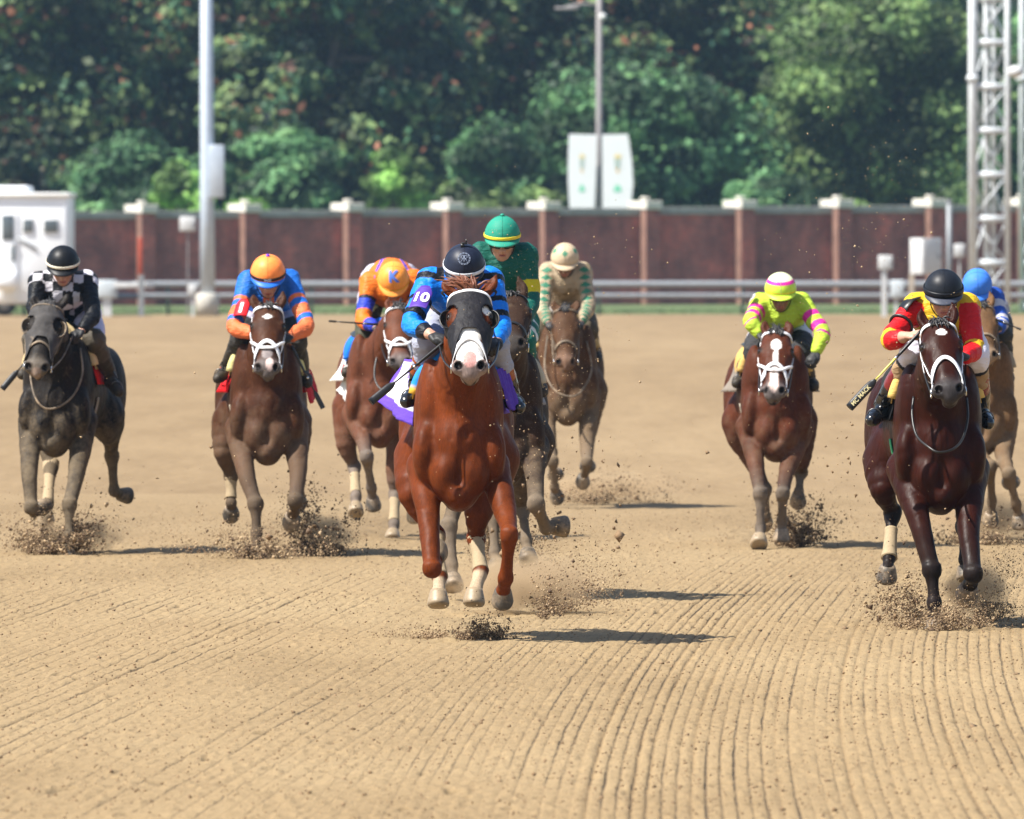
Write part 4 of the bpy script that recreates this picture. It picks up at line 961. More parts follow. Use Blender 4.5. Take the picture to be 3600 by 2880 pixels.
        if 'band' in sp:
            p0, p1, c = sp['band']; Vb = []; tt = np.linspace(0, 360, 73)[:-1]
            for ph in np.linspace(p0, p1, 4): Vb.append(s.hs(tt, ph + 0 * tt, 1.022))
            Vb = np.concatenate(Vb); n = 72; F = [(r * n + i, r * n + (i + 1) % n, (r + 1) * n + (i + 1) % n, (r + 1) * n + i) for r in range(3) for i in range(n)]
            o = mesh_obj('hat_band', Vb, F, m, hm, np.tile(np.array(c), (len(Vb), 1))); md = o.modifiers.new('t', 'SOLIDIFY'); md.thickness = .003
        if sp.get('button'):
            V, F = lathe([(.001, 0), (.012, .002), (.015, .009), (.010, .016), (.001, .018)], s.C + s.U * sp.get('tall', .98) * s.a * .97, s.U, 14); mesh_obj('button', V, F, m, hm, np.tile(np.array(sp['cap'](90, 0)), (len(V), 1)))
        for i in range(2):   # seams of the cover
            pts = s.hs(np.full(40, 90.0 if i == 0 else 0.0), np.linspace(-98, 98, 40), 1.004); V, F = tube(pts, .0013, 5); mesh_obj('seam', V, F, m, hm, np.tile(np.array(sp['cap'](90, 20)) * .55, (len(V), 1)))
        for (txt, th, ph, size, bold, matc, mir) in sp.get('marks', []):
            V, F = text_mesh(txt, size, bold); a = s.a; x = V[:, 0] * (-1 if mir else 1)
            Vw = s.tang(th, ph, x, V[:, 1], 1.045)
            mesh_obj('lettering', Vw, F, ink('%d_%d' % (int(matc[0] * 999), int(matc[2] * 999)), matc), hm)
        if sp.get('emblem'):
            th0, ph0, rad, c = sp['emblem']; mt = ink('emb', c); out = []
            for rr, w in ((1.0, .0008), (.80, .0008), (.92, .0016)):
                n = 48; dash = rr == .92
                for i in range(n):
                    if dash and i % 4 > 1: continue
                    u = np.linspace(i / n, (i + 1) / n, 3) * 2 * PI; out.append(tube(s.tang(th0, ph0, rad * rr * np.cos(u), rad * rr * np.sin(u), 1.020), w, 4))
            def st(P_): 
                P_ = catmull(np.array(P_, float), 5) if len(P_) > 2 else np.array(P_, float); return tube(s.tang(th0, ph0, P_[:, 0] * rad, P_[:, 1] * rad, 1.020), .0013, 4)
            for q in (-1, 1):
                out.append(st([(q * .12, .45), (q * .42, .42), (q * .44, .12), (q * .16, .02)])); out.append(st([(q * .18, .02), (q * .5, -.5)])); out.append(st([(q * .07, .5), (q * .07, -.55)]))
            V, F = merge(out); mesh_obj('emblem', V, F, mt, hm)
    def goggles(s):
        sp = s.sp; f = s.a / .113
        if not sp.get('gog', True): return
        th = np.radians(np.linspace(-72, 72, 37)); out = []; rows = []
        for j, z in enumerate(np.linspace(-.078, -.012, 9)):
            hw = 1 - .12 * abs(j - 4) / 4; r = np.array([s.C + (s.S * math.sin(t * hw) * .088 + s.Fd * (math.cos(t * hw) * .098 + .012 * (1 - abs(j - 4) / 4)) + s.U * (z + .012 * (j < 2) * max(0, 1 - abs(t) / .25))) * f for t in th]); rows.append(r)
        V = np.concatenate(rows); n = 37; F = [(r * n + i, r * n + i + 1, (r + 1) * n + i + 1, (r + 1) * n + i) for r in range(8) for i in range(n - 1)]
        g = mesh_obj('goggles', V, F, M_LENS, s.root); md = g.modifiers.new('t', 'SOLIDIFY'); md.thickness = .004
        lp = list(rows[0]) + [r[-1] for r in rows[1:-1]] + list(rows[-1][::-1]) + [r[0] for r in rows[1:-1]][::-1]; lp.append(lp[0])
        V, F = tube(np.array(lp), .0042, 6, False); mesh_obj('goggle_frame', V, F, sp.get('gogm', M_LEATH), g)
        V, F = tube(catmull([s.X(.078, .035, -.06), s.X(.072, .03, -.11), s.X(.04, .045, -.158), s.X(0, .05, -.174), s.X(-.04, .045, -.158), s.X(-.072, .03, -.11), s.X(-.078, .035, -.06)], 4), .004, 5); mesh_obj('chin_strap', V, F, M_LEATH, s.hm)
    def patch(s, c, updir, out, w, h, color, txt=None, tcol=WHITE, tsz=.09, bold=.03, name='number_patch', border=None, top=True):
        up = nrm(updir); out = nrm(np.asarray(out, float) - up * (np.asarray(out, float) @ up)); sd = np.cross(up, out); R_ = .085
        def m(x, y, e=0.0): 
            a = x / R_; return c + sd * math.sin(a) * (R_ + e) + out * ((math.cos(a) - 1) * R_ * .8 + e + .022) + up * y
        nx, ny = 12, 12; V, col = [], []
        for j in range(ny + 1):
            y = (j / ny - .5) * h; v = j / ny; ww = w * (1 if v < .72 or not top else 1 - (v - .72) / .28 * .55)
            for i in range(nx + 1):
                x = (i / nx - .5) * ww; V.append(m(x, y)); col.append(border if border is not None and (i in (0, nx) or j == 0) else color)
        F = [(j * (nx + 1) + i, j * (nx + 1) + i + 1, (j + 1) * (nx + 1) + i + 1, (j + 1) * (nx + 1) + i) for j in range(ny) for i in range(nx)]
        o = mesh_obj(name, V, F, cloth_mat('patch_fabric', .5, .1, .1), s.root, col); md = o.modifiers.new('t', 'SOLIDIFY'); md.thickness = .003
        if txt:
            T_, TF = text_mesh(txt, tsz, bold); Vt = [m(x * 1.0, y - h * .08, .004) for x, y, _ in T_]; mesh_obj('number', Vt, TF, ink('w%d' % int(tcol[0] * 99), tcol), o)
def whip(P0, P1, grip, label, rads=(.0075, .0045), flap=.32, fw=.022, shaft=None, name='riding_whip', side=(0, -1, 0), txt=None):
    "P0 handle end, P1 flap end"
    P0, P1 = np.asarray(P0), np.asarray(P1); at = lambda t: P0 * (1 - t) + P1 * t
    root = empty(name, tuple(P0), label, 'whip', 'jockeys\' riding whips')
    V, F = tube([at(t) for t in np.linspace(0, grip, 8)], [.010, .011, .0105, .010, .010, .0095, .009, .008], 10); mesh_obj('handle', V, F, M_LEATH, root)
    V, F = tube([at(grip), at(grip + .02), at(grip + .03)], [.0095, .0095, .008], 10); mesh_obj('collar', V, F, M_METAL, root)
    V, F = tube([at(t) for t in np.linspace(grip, 1 - flap, 6)], np.linspace(*rads, 6), 8); mesh_obj('shaft', V, F, shaft or M_LEATH, root)
    ts = np.linspace(1 - flap, 1, 8); d = nrm(P1 - P0); n = nrm(np.asarray(side, float) - d * (np.asarray(side, float) @ d)); V, F = [], []
    sd = np.cross(d, n); prof = [.35, .85, 1, 1, 1, 1, 1, .97]
    for t, w_ in zip(ts, prof):
        for k in range(12):
            q = 2 * PI * k / 12; V.append(at(t) + sd * fw * w_ * math.cos(q) + n * fw * .55 * w_ * math.sin(q))
    F = [(i * 12 + k, i * 12 + (k + 1) % 12, (i + 1) * 12 + (k + 1) % 12, (i + 1) * 12 + k) for i in range(7) for k in range(12)] + [tuple(range(12)), tuple(84 + k for k in range(12))[::-1]]
    fl = mesh_obj('flap', V, F, simple('whip_foam', (.009, .009, .010), .5, .2, .3, 60), root)
    if txt:
        T_, TF = text_mesh(txt, .034, .02); c = at(1 - flap * .42); Vt = [c - d * x + sd * y + n * (fw * .56) for x, y, _ in T_]
        if (-d)[0] < 0: Vt = [c + d * x + sd * y + n * (fw * .56) for x, y, _ in T_]
        mesh_obj('lettering', Vt, TF, ink('gold', (.75, .66, .35)), fl)
    return root
def zones(base, arm_fn=None, body_fn=None):
    def f(V, side, t, rel):
        C = np.zeros((len(V), 3)); C[:] = base
        if body_fn: body_fn(C, V, side, t, rel)
        if arm_fn: arm_fn(C, V, side, t, rel)
        return C
    return f
def setc(C, m, col): C[m] = np.array(col)
ORA, OBL, GRN, DGRN = (.90, .19, .04), (.02, .16, .62), (.008, .115, .085), (.006, .065, .05)
SBL, BLK2 = (.008, .23, .90), (.006, .007, .012)
CRM, LIM, PNK, REDS, YELS = (.50, .39, .26), (.52, .72, .06), (.80, .035, .36), (.70, .010, .014), (.78, .50, .02)
def lead_arm(C, V, side, t, rel):
    a = side != 0
    for lo, hi in ((.0, .12), (.46, .56), (.74, .88)): setc(C, a & (t > lo) & (t < hi), BLK2)
    setc(C, (side == -1) & (t > 1.62), (.01, .012, .02))
def lead_body(C, V, side, t, rel):
    setc(C, (side == 0) & (np.abs(rel[:, 0]) > .085) & (rel[:, 2] > .0), BLK2); setc(C, (side == 0) & (rel[:, 1] > .12), BLK2)
def chk_body(C, V, side, t, rel):
    C[:] = (.007, .008, .011); b = (side == 0) | (t < .22); c = (np.floor((rel[:, 0] + .5) / .072) + np.floor((rel[:, 2] + rel[:, 1] * .5 + .5) / .075)) % 2 == 0; setc(C, b & c, (.72, .70, .76))
    setc(C, (rel[:, 1] > .12) & (rel[:, 2] > .02), (.35, .75, .05))
def org_arm(C, V, side, t, rel):
    a = side != 0; setc(C, a & (t > .42), (.85, .20, .07))
    for lo, hi in ((.50, .62), (.83, .93)): setc(C, a & (t > lo) & (t < hi), OBL)
def org_body(C, V, side, t, rel): setc(C, (side == 0) | (t < .42), OBL); setc(C, (np.abs(rel[:, 0]) < .04) & (rel[:, 2] < -.05), (.85, .20, .07)); setc(C, (rel[:, 1] > .30), (.85, .20, .07))
def kay_arm(C, V, side, t, rel):
    setc(C, (side != 0) & (t > .52) & (t < .78), (.03, .06, .55)); setc(C, (side != 0) & (t > 1.55), (.03, .06, .55)); setc(C, (side != 0) & (t > .44) & (t < .52), (.02, .02, .03))
def kay_body(C, V, side, t, rel):
    d = np.abs(np.abs(rel[:, 0]) - (.06 + .25 * np.abs(rel[:, 1] - .25))); setc(C, (side == 0) & (d < .013) & (rel[:, 2] > -.02), (.12, .08, .6))
def grn_arm(C, V, side, t, rel): setc(C, (side != 0) & (t > .58) & (t < .86), (.72, .60, .02))
def crm_arm(C, V, side, t, rel):
    n_ = noise3(V, .05, 44); blend(C, (.26, .20, .12), sstep(.48, .72, n_) * .75)
    a = side != 0; u = (t * 5.2) % 1.0 - .5; w = V[:, 0] - np.array([0]); 
    for q in (-1, 1):
        m = side == q; x = rel[:, 0] - np.where(t < 1, q * .155 + q * (t * .03), q * .17)
        setc(C, m & (np.abs(u) + np.abs(x) / .060 * .5 < .42), (.05, .22, .13))
def yel_arm(C, V, side, t, rel):
    for lo, hi in ((.40, .56), (.72, .88), (1.02, 1.14)): setc(C, (side != 0) & (t > lo) & (t < hi), PNK)
def red_arm(C, V, side, t, rel):
    setc(C, (side != 0) & (t > .10), REDS); m = (side != 0) & (t > .84) & (t < 1.30)
    el = m & (np.abs(t - 1.0) < .34) & ((rel[:, 2] < -.30 + 0 * t) | (np.abs(t - 1.0) < .12)); setc(C, el, YELS)
def blue_arm(C, V, side, t, rel): setc(C, (side == 1) & (((t > .30) & (t < .55)) | ((t > .85) & (t < .98)) | ((t > 1.2) & (t < 1.5))) & (rel[:, 1] < .05), (.60, .58, .62))
def pants(*bands):
    def f(V, t):
        C = np.zeros((len(V), 3)); C[:] = bands[0][1]
        for t0, c in bands[1:]: C[t > t0] = c
        return C
    return f
def cap2(c): return lambda th, ph: c
def cap_yel(th, ph): return PNK if 52 < ph < 66 else ((.85, .35, .02) if 97 < ph < 100 else ((.78, .84, .50) if ph < 52 else LIM))
def cap_crm(th, ph):
    for c in (18, 90, 162, 234, 306):
        d = abs((th - c + 180) % 360 - 180)
        if d / 17 + abs(ph - 52) / 17 < 1: return (.05, .22, .13)
    return CRM
def cap_org(th, ph): return (.16, .05, .5) if ph < 7 else (1.0, .27, .06)
RS = [
 dict(horse='lead', label='jockey in bright blue and black silks with number 10 armband and dark helmet', hw=70, hc=(1632, 927), pitch=27, sl=(1508, 990, .45), sr=(1724, 988, .48), el=(1446, 1140, .22), wl=(1512, 1176, .05), gl=(1560, 1192, .0),
   er=(1762, 1150, .30), wr=(1748, 1195, .1), gr=(1735, 1205, .05), pelvis=(1620, 1120, 1.0), kl=(1503, 1205, .38), al=(1466, 1360, .60), tl=(1428, 1412, .42), kr=(1740, 1218, .38), ar=(1798, 1385, .60), tr=(1824, 1432, .45), h=.0055,
   silk=zones(SBL, lead_arm, lead_body), pants=pants((0, (.30, .32, .40))), boottop=lin('#8a3c14'), cap=cap2((.012, .016, .032)), band=(88, 98, (.66, .68, .72)), emblem=(90, 45, .036, (.26, .31, .42)),
   marks=[("Jockeys' Guild", 90, 93, .017, .01, (.03, .035, .05), False)], cuff={-1: .80, 1: .93}, gogm=M_GOGF),
 dict(horse='checker', label='jockey in black and white checked silks with a black helmet and white band', hw=56, hc=(221, 918), pitch=22, sl=(136, 992, .45), sr=(306, 988, .5), el=(122, 1085, .3), wl=(152, 1140, .1), gl=(168, 1160, .05),
   er=(327, 1108, .25), wr=(292, 1158, .12), gr=(258, 1178, .08), pelvis=(245, 1105, 1.0), kl=(118, 1200, .4), al=(112, 1285, .7), tl=(78, 1318, .55), kr=(330, 1195, .33), ar=(388, 1320, .62), tr=(418, 1378, .5),
   silk=zones(BLK2, None, chk_body), tw=.12, pants=pants((0, (.50, .48, .60)), (.95, (.07, .06, .045))), muddyboot=True, cap=cap2((.006, .007, .009)), band=(86, 95, (.72, .66, .52)), skin=SKIN, cuffs={1: (.72, .95, (.7, .68, .68), .036)}, gogm=M_GOGF),
 dict(horse='orange', label='jockey in blue and orange silks with a red number 1 armband and orange helmet', hw=60, hc=(942, 954), pitch=24, sl=(872, 990, .45), sr=(1018, 985, .48), el=(826, 1150, .2), wl=(886, 1174, .05), gl=(920, 1178, .0),
   er=(1078, 1145, .2), wr=(1026, 1183, .05), gr=(992, 1188, .0), pelvis=(942, 1110, .95), kl=(848, 1195, .33), al=(800, 1288, .6), tl=(766, 1330, .48), kr=(1040, 1200, .33), ar=(1064, 1298, .6), tr=(1082, 1346, .48),
   silk=zones(ORA, org_arm, org_body), pants=pants((0, (.42, .40, .50)), (.5, (.035, .033, .03))), muddyboot=True, cap=cap_org, band=(88, 97, (.01, .01, .012)), peak=(.02, .14, .60), marks=[('SAEZ', 90, 93, .022, .02, (.8, .8, .8), False)], gogm=M_GOGF, button=True),
 dict(horse='kay', label='jockey in orange silks with a blue letter K on the orange helmet', hw=53, hc=(1383, 974), pitch=42, sl=(1300, 990, .5), sr=(1456, 985, .5), el=(1277, 1125, .33), wl=(1316, 1150, .15), gl=(1345, 1160, .1),
   er=(1470, 1118, .35), wr=(1450, 1160, .15), gr=(1440, 1168, .1), pelvis=(1372, 985, 1.0), hump=.05, kl=(1285, 1190, .4), al=(1240, 1283, .65), tl=(1216, 1310, .5), kr=(1470, 1200, .4), ar=(1500, 1290, .65), tr=(1510, 1320, .55),
   silk=zones((.88, .20, .02), kay_arm, kay_body), pants=pants((0, (.42, .40, .48)), (.45, (.05, .05, .03))), muddyboot=True, cap=cap2((.85, .30, .05)), band=(97, 103, (.80, .42, .03)), marks=[('K', 92, 44, .125, .035, (.06, .14, .50), False)], gogm=M_GOGF),
 dict(horse='green', label='jockey sitting upright in dark green silks with yellow sleeve bands and open mouth', hw=61, hc=(1766, 822), pitch=13, sl=(1690, 895, .38), sr=(1850, 900, .40), el=(1672, 1040, .3), wl=(1735, 1150, .1), gl=(1750, 1165, .05),
   er=(1868, 1055, .33), wr=(1842, 1135, .1), gr=(1832, 1170, .05), pelvis=(1768, 1135, .75), hump=.0, kl=(1756, 1225, -.05), al=(1700, 1330, .6), tl=(1680, 1370, .5), kr=(1836, 1205, .33), ar=(1880, 1325, .6), tr=(1906, 1378, .48), h=.006,
   silk=zones(GRN, grn_arm), pants=pants((0, GRN), (.30, (.62, .64, .6)), (.45, GRN), (.72, (.62, .64, .60)), (.84, GRN)), muddyboot=True, mouth=True, cap=cap2((.020, .24, .165)), band=(88, 97, (.74, .58, .04)), button=True, tall=1.06, capmud=True, muddy=True, gloves=(M_GLOVE, M_GLOVEW)),
 dict(horse='cream', label='jockey in cream silks with green diamonds riding last of the pack', hw=48, hc=(1986, 902), pitch=26, sl=(1926, 955, .45), sr=(2050, 955, .45), el=(1908, 1082, .25), wl=(1928, 1133, .1), gl=(1944, 1145, .05),
   er=(2070, 1078, .25), wr=(2045, 1130, .1), gr=(2030, 1142, .05), pelvis=(1986, 1085, .95), kl=(1908, 1162, .35), al=(1892, 1238, .6), tl=(1882, 1262, .5), kr=(2070, 1162, .35), ar=(2090, 1235, .6), tr=(2102, 1262, .5),
   silk=zones(CRM, crm_arm), pants=pants((0, (.50, .46, .42)), (.5, (.07, .055, .035))), muddyboot=True, cap=cap_crm, skin=SKIND, capmud=True, muddy=True),
 dict(horse='yellow', label='jockey in fluorescent yellow silks with pink bands and striped helmet', hw=54, hc=(2744, 1011), pitch=18, sl=(2672, 1068, .45), sr=(2818, 1066, .45), el=(2640, 1132, .2), wl=(2668, 1172, .15), gl=(2695, 1185, .1),
   er=(2893, 1172, .25), wr=(2870, 1238, .15), gr=(2853, 1262, .1), pelvis=(2745, 1160, .95), kl=(2655, 1235, .35), al=(2612, 1318, .6), tl=(2590, 1348, .5), kr=(2812, 1242, .33), ar=(2845, 1328, .6), tr=(2862, 1360, .48),
   silk=zones(LIM, yel_arm), pants=pants((0, (.62, .60, .66)), (.5, (.03, .03, .032))), muddyboot=True, cap=cap_yel, skin=SKIND, button=False, capmud=False, muddy=True),
 dict(horse='red', label='jockey in red and yellow silks with a plain black helmet holding a long whip', hw=67, hc=(3317, 1012), pitch=20, sl=(3218, 1078, .45), sr=(3400, 1078, .45), el=(3128, 1196, .2), wl=(3186, 1184, .05), gl=(3225, 1172, .0),
   er=(3424, 1230, .25), wr=(3392, 1256, .08), gr=(3370, 1245, .0), pelvis=(3320, 1180, 1.0), kl=(3214, 1236, .28), al=(3102, 1425, .62), tl=(3064, 1478, .45), kr=(3428, 1252, .28), ar=(3452, 1435, .62), tr=(3474, 1488, .46), h=.0055,
   silk=zones(YELS, red_arm), pants=pants((0, (.66, .64, .72)), (1.16, (.015, .015, .017)), (1.22, (.33, .22, .12))), breech=.46, btop=.42, bcut=.66, boottop=(.16, .008, .014), cap=cap2((.010, .012, .017)), band=(84, 99, (.007, .008, .012)), peak=(.05, .055, .075), gloves=(None, M_GLOVE), bare=(-1, 1), cuff={-1: .42}, curl={-1: .75}, gogm=M_GOGF,
   cuffs={-1: (-.95, -.80, (.02, .02, .02), .0)}),
 dict(horse='blue', label='jockey in blue and white silks with a muddy sky blue helmet at the right edge', hw=51, hc=(3436, 995), pitch=38, sl=(3374, 1045, .45), sr=(3496, 1048, .45), el=(3362, 1140, .25), wl=(3400, 1160, .1), gl=(3418, 1162, .05),
   er=(3520, 1135, .25), wr=(3508, 1158, .1), gr=(3500, 1150, .05), pelvis=(3440, 1090, .95), kl=(3370, 1190, .35), al=(3350, 1290, .6), tl=(3345, 1330, .5), kr=(3522, 1182, .35), ar=(3540, 1290, .6), tr=(3548, 1342, .5),
   silk=zones((.02, .085, .42), blue_arm), pants=pants((0, (.3, .3, .35)), (.5, (.04, .04, .035))), muddyboot=True, cap=cap2((.05, .20, .68)), capmud=True, muddy=True, tall=.94),
]
RS[7].pop('cuffs')
RID = {}
for sp in RS: RID[sp['horse']] = Rider(sp)
def arm_patch(r, q, t, px, **kw):
    R_ = RID[r]; a, b = R_.arms[q][0], R_.arms[q][1]; R_.patch(R_.P(*px), a - b, kw.pop('out', (-.35, -1, .25)), **kw)
arm_patch('lead', -1, .45, (1484, 1050, .16), w=.118, h=.168, color=lin('#4c2f8f'), txt='10', tsz=.098, bold=.035, border=lin('#6b50b0'))
arm_patch('orange', -1, .5, (852, 1086, .20), w=.115, h=.15, color=lin('#cc1822'), txt='1', tsz=.12, bold=.04, border=(.35, .0, .01))
arm_patch('yellow', -1, .3, (2652, 1052, .34), w=.055, h=.09, color=(.62, .60, .62), txt='6', tcol=(.03, .03, .03), tsz=.07, out=(-.8, -.6, .3))
# black arm strap of the rider in red
R_ = RID['red']; a, b = R_.arms[-1][0], R_.arms[-1][1]; c0 = a * .45 + b * .55; u, v, _ = frame(b - a)
V, F = tube([c0 + (math.cos(t) * u + math.sin(t) * v) * .069 for t in np.linspace(0, 2 * PI, 25)], .009, 6, False); mesh_obj('arm_strap', V, F, M_LEATH, R_.root)
V, F = strap([R_.P(3222, 1046, .40), R_.P(3196, 1058, .36), R_.P(3178, 1080, .34), R_.P(3170, 1105, .34)], [(-.6, -.5, .6)] * 4, .085, .004); mesh_obj('arm_panel', V, F, M_LEATH, R_.root)
R_ = RID['lead']; c = R_.C + R_.U * R_.a * 1.02 + np.array([0, 0, .012]); V, F = merge([box(c, (.034, .02, .012), None, .002), box(c + np.array([.012, 0, .014]), (.008, .014, .02)), box(c + np.array([-.010, 0, -.012]), (.02, .02, .02))]); mesh_obj('camera_mount', V, F, M_LEATH, R_.hm)
P_ = lambda k: RID[k].P
whip(P_('lead')(1566, 1200, -.03), P_('lead')(1303, 1414, -.25), .40, 'black riding whip in the hand of the rider with number 10 armband')
whip(P_('red')(3242, 1160, -.03), P_('red')(2986, 1434, -.22), .34, 'yellow shafted riding whip held by the jockey in red and yellow', shaft=simple('whip_yellow', (.62, .58, .10), .35, .1, .05, 60), txt='MC MACK', fw=.026, flap=.36)
whip(P_('orange')(1024, 1215, -.02), P_('orange')(1136, 1436, -.05), .5, 'dirty black whip pointing down beside the orange helmeted rider', flap=.28, fw=.018)
whip(P_('checker')(170, 1175, .0), P_('checker')(8, 1368, -.15), .4, 'black whip sticking out past the far left horse', flap=.34, fw=.022)
whip(P_('kay')(1352, 1143, .0), P_('kay')(1156, 1129, -.10), .35, 'thin dark whip held level by the rider with the letter K', flap=.15, fw=.008)
whip(P_('blue')(3492, 1120, .0), P_('blue')(3590, 1159, -.05), .35, 'thin brown whip held out by the blue helmeted jockey', flap=.2, fw=.008)
print('riders', round(time.time() - T0, 1))
# ------------------------------------------------------------------ the track: one sheet, harrowed near the riders
def sand_mat(name, fine=True):
    t = NT(name); a = t.n('ShaderNodeAttribute', attribute_name='Col')
    n1 = t.noise(0.35, 6, 0.62, stretch=(1, .22, 1)); n2 = t.noise(26, 6, 0.75, stretch=(1, .14, 1)); n3 = t.noise(120, 3, 0.6, stretch=(1, .2, 1))
    base = t.ramp(n1, [(0.30, (0.2142, 0.1482, 0.0742)), (0.5, (0.2606, 0.1848, 0.0959)), (0.72, (0.2895, 0.2110, 0.1131))])
    v = t.ramp(n2, [(0.28, (.62, .60, .58)), (0.46, (.96, .96, .96)), (0.75, (1.14, 1.14, 1.15))]); col = t.mix(1.0, base, v, 'MULTIPLY')
    v3 = t.ramp(n3, [(0.30, (.72, .70, .68)), (0.42, (1, 1, 1)), (0.8, (1.1, 1.1, 1.1))]); col = t.mix(.8, col, v3, 'MULTIPLY')
    col = t.mix(1.0, col, a.outputs[0], 'MULTIPLY') if fine else col
    gv = t.n('ShaderNodeAttribute', attribute_name='Grv'); sp = t.n('ShaderNodeSeparateColor'); t.l(gv.outputs[0], sp.inputs[0])
    wob = t.noise(1.0, 3, .6, stretch=(5, .55, 1)); wob = t.math('MULTIPLY', t.math('SUBTRACT', wob, .5), .020); brk = t.noise(1.0, 5, .75, stretch=(34, 3.2, 1)); brk2 = t.noise(1.0, 2, .5, stretch=(3, .20, 1)); edge_ = t.noise(1.0, 3, .6, stretch=(60, 12, 1))
    def lines(sock, spc):
        q = t.math('DIVIDE', t.math('ADD', sock, wob), spc); k = t.math('FLOOR', t.math('ADD', q, .5)); d = t.math('MULTIPLY', t.math('ABSOLUTE', t.math('SUBTRACT', q, k)), spc)
        d = t.math('ADD', d, t.math('MULTIPLY', t.math('SUBTRACT', edge_, .5), .010))
        w = t.n('ShaderNodeTexWhiteNoise', noise_dimensions='1D'); t.l(k, w.inputs['W']); amp = t.ramp(w.outputs['Value'], [(0.0, (.12, .12, .12)), (.30, (.40, .40, .40)), (.70, (.72, .72, .72)), (.92, (1, 1, 1))])
        return t.math('MULTIPLY', t.ramp(d, [(.0015, (1, 1, 1)), (.0085, (0, 0, 0))]), amp)
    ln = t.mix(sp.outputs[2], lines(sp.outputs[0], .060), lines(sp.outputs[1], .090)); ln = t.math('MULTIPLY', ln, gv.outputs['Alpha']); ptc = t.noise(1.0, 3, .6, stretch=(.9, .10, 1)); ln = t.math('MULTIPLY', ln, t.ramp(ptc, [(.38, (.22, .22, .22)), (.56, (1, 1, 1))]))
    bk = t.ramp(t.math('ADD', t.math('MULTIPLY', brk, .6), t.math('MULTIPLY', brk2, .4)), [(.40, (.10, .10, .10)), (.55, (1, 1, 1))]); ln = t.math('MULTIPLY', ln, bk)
    col = t.mix(t.math('MULTIPLY', ln, .88), col, (.070, .048, .031))  # shade inside the harrow grooves, painted into the sand colour as dark lines
    spk = t.ramp(t.noise(1.0, 4, .7, stretch=(75, 11, 1)), [(.635, (0, 0, 0)), (.675, (1, 1, 1))]); col = t.mix(t.math('MULTIPLY', spk, .55), col, (.10, .070, .044))
    t.set(Base_Color=col, Roughness=.95); t.b.inputs['Specular IOR Level'].default_value = .15
    s = t.math('ADD', t.math('MULTIPLY', n2, .8), t.math('MULTIPLY', n3, .35)); t.bump(t.math('SUBTRACT', s, t.math('MULTIPLY', ln, 1.4)) if fine else s, .6, .02); return t.m
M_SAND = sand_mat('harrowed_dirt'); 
def far_mat():
    t = NT('far_dirt'); n1 = t.noise(0.09, 6, 0.6, stretch=(1, .10, 1)); n2 = t.noise(1.2, 5, 0.7, stretch=(1, .06, 1)); n3 = t.noise(9, 5, .7, stretch=(1, .12, 1))
    c = t.ramp(n1, [(.3, (0.1833, 0.1257, 0.0661)), (.5, (0.2239, 0.1576, 0.0851)), (.75, (0.2557, 0.1848, 0.1032))]); c = t.mix(1.0, c, t.ramp(n2, [(.3, (.86, .84, .82)), (.6, (1.04, 1.04, 1.04))]), 'MULTIPLY')
    c = t.mix(.7, c, t.ramp(n3, [(.3, (.82, .80, .78)), (.6, (1.05, 1.05, 1.05))]), 'MULTIPLY')
    t.set(Base_Color=c, Roughness=.95); t.b.inputs['Specular IOR Level'].default_value = .15; t.bump(n3, .5, .03); return t.m
M_FAR = far_mat()
V = [(-900, -60, 0), (900, -60, 0), (900, 2500, 0), (-900, 2500, 0)]
V = []; F = []
o = mesh_obj('dirt_track', [(x, y, -.03) for x, y in ((-900, -60), (900, -60), (900, 48.3), (-900, 48.3), (-6.1, 48.3), (6.1, 48.3), (6.1, 128), (-6.1, 128), (-900, 128), (900, 128), (900, 2600), (-900, 2600))],
    [(0, 1, 2, 5, 4, 3), (3, 4, 7, 8), (5, 2, 9, 6), (8, 7, 6, 9, 10, 11)], M_FAR, smooth=False); tag(o, 'smooth tan dirt of the race track and the land beyond', 'track', kind='structure')
nx, ny = 1080, 880
xs = np.linspace(-6.2, 6.2, nx); ys = 48 + (np.linspace(0, 1, ny) ** 1.12) * 80.5
Xg, Yg = np.meshgrid(xs, ys, indexing='ij')
def drift(D): return .0000 + .0115 * (D - 57) + .00050 * (D - 57) ** 2
u = Xg - drift(Yg); left = sstep(-.35, -1.0, u + .03 * (noise3(np.stack([Xg, Yg * .1, Xg * 0], -1), .5, 2) - .5))
ul = Xg - .040 * (Yg - 57) - .00006 * (Yg - 57) ** 2
z = np.zeros_like(Xg); gm = np.zeros_like(Xg)
def grooves(u, sp_, seed, D):
    wob = .010 * (noise3(np.stack([u * 0, D * .3, u * 0], -1), 1.0, seed) - .5) + .006 * (noise3(np.stack([u * 8, D * 1.1, u * 0], -1), 1.0, seed + 2) - .5)
    q = (u + wob) / sp_; k = np.round(q); fr = (q - k) * sp_; r = np.random.default_rng(seed).random(4000)[(k.astype(int) + 2000) % 4000]
    amp = np.where(r > .84, 1.25, np.where(r > .25, .55, .25)); along = .55 + .9 * (noise3(np.stack([k * 3.1, D * .45, k * 0], -1), 1.0, seed + 5) - .35); amp = amp * np.clip(along, .1, 1.2)
    return amp * np.exp(-(fr / .0085) ** 2), amp
gR, aR = grooves(u, .060, 3, Yg); gL, aL = grooves(ul, .090, 8, Yg)
fade = sstep(108, 88, Yg) * (1 - .45 * sstep(62, 50, Yg))
gL = gL * .8 * sstep(100, 86, Yg) * sstep(50, 62, Yg)
g = (gR * (1 - left) * (sstep(-.5, .3, u) * .6 + .4) + gL * left) * fade
P3 = np.stack([Xg, Yg * .16, Xg * 0], -1)
cl = noise3(P3, .035, 21); cl2 = noise3(P3, .017, 22); big = noise3(np.stack([Xg, Yg * .2, Xg * 0], -1), .5, 23)
ridge = .6 * np.abs(noise3(np.stack([u * 1.0, Yg * .08, u * 0], -1), .05, 31) - .5) * .012
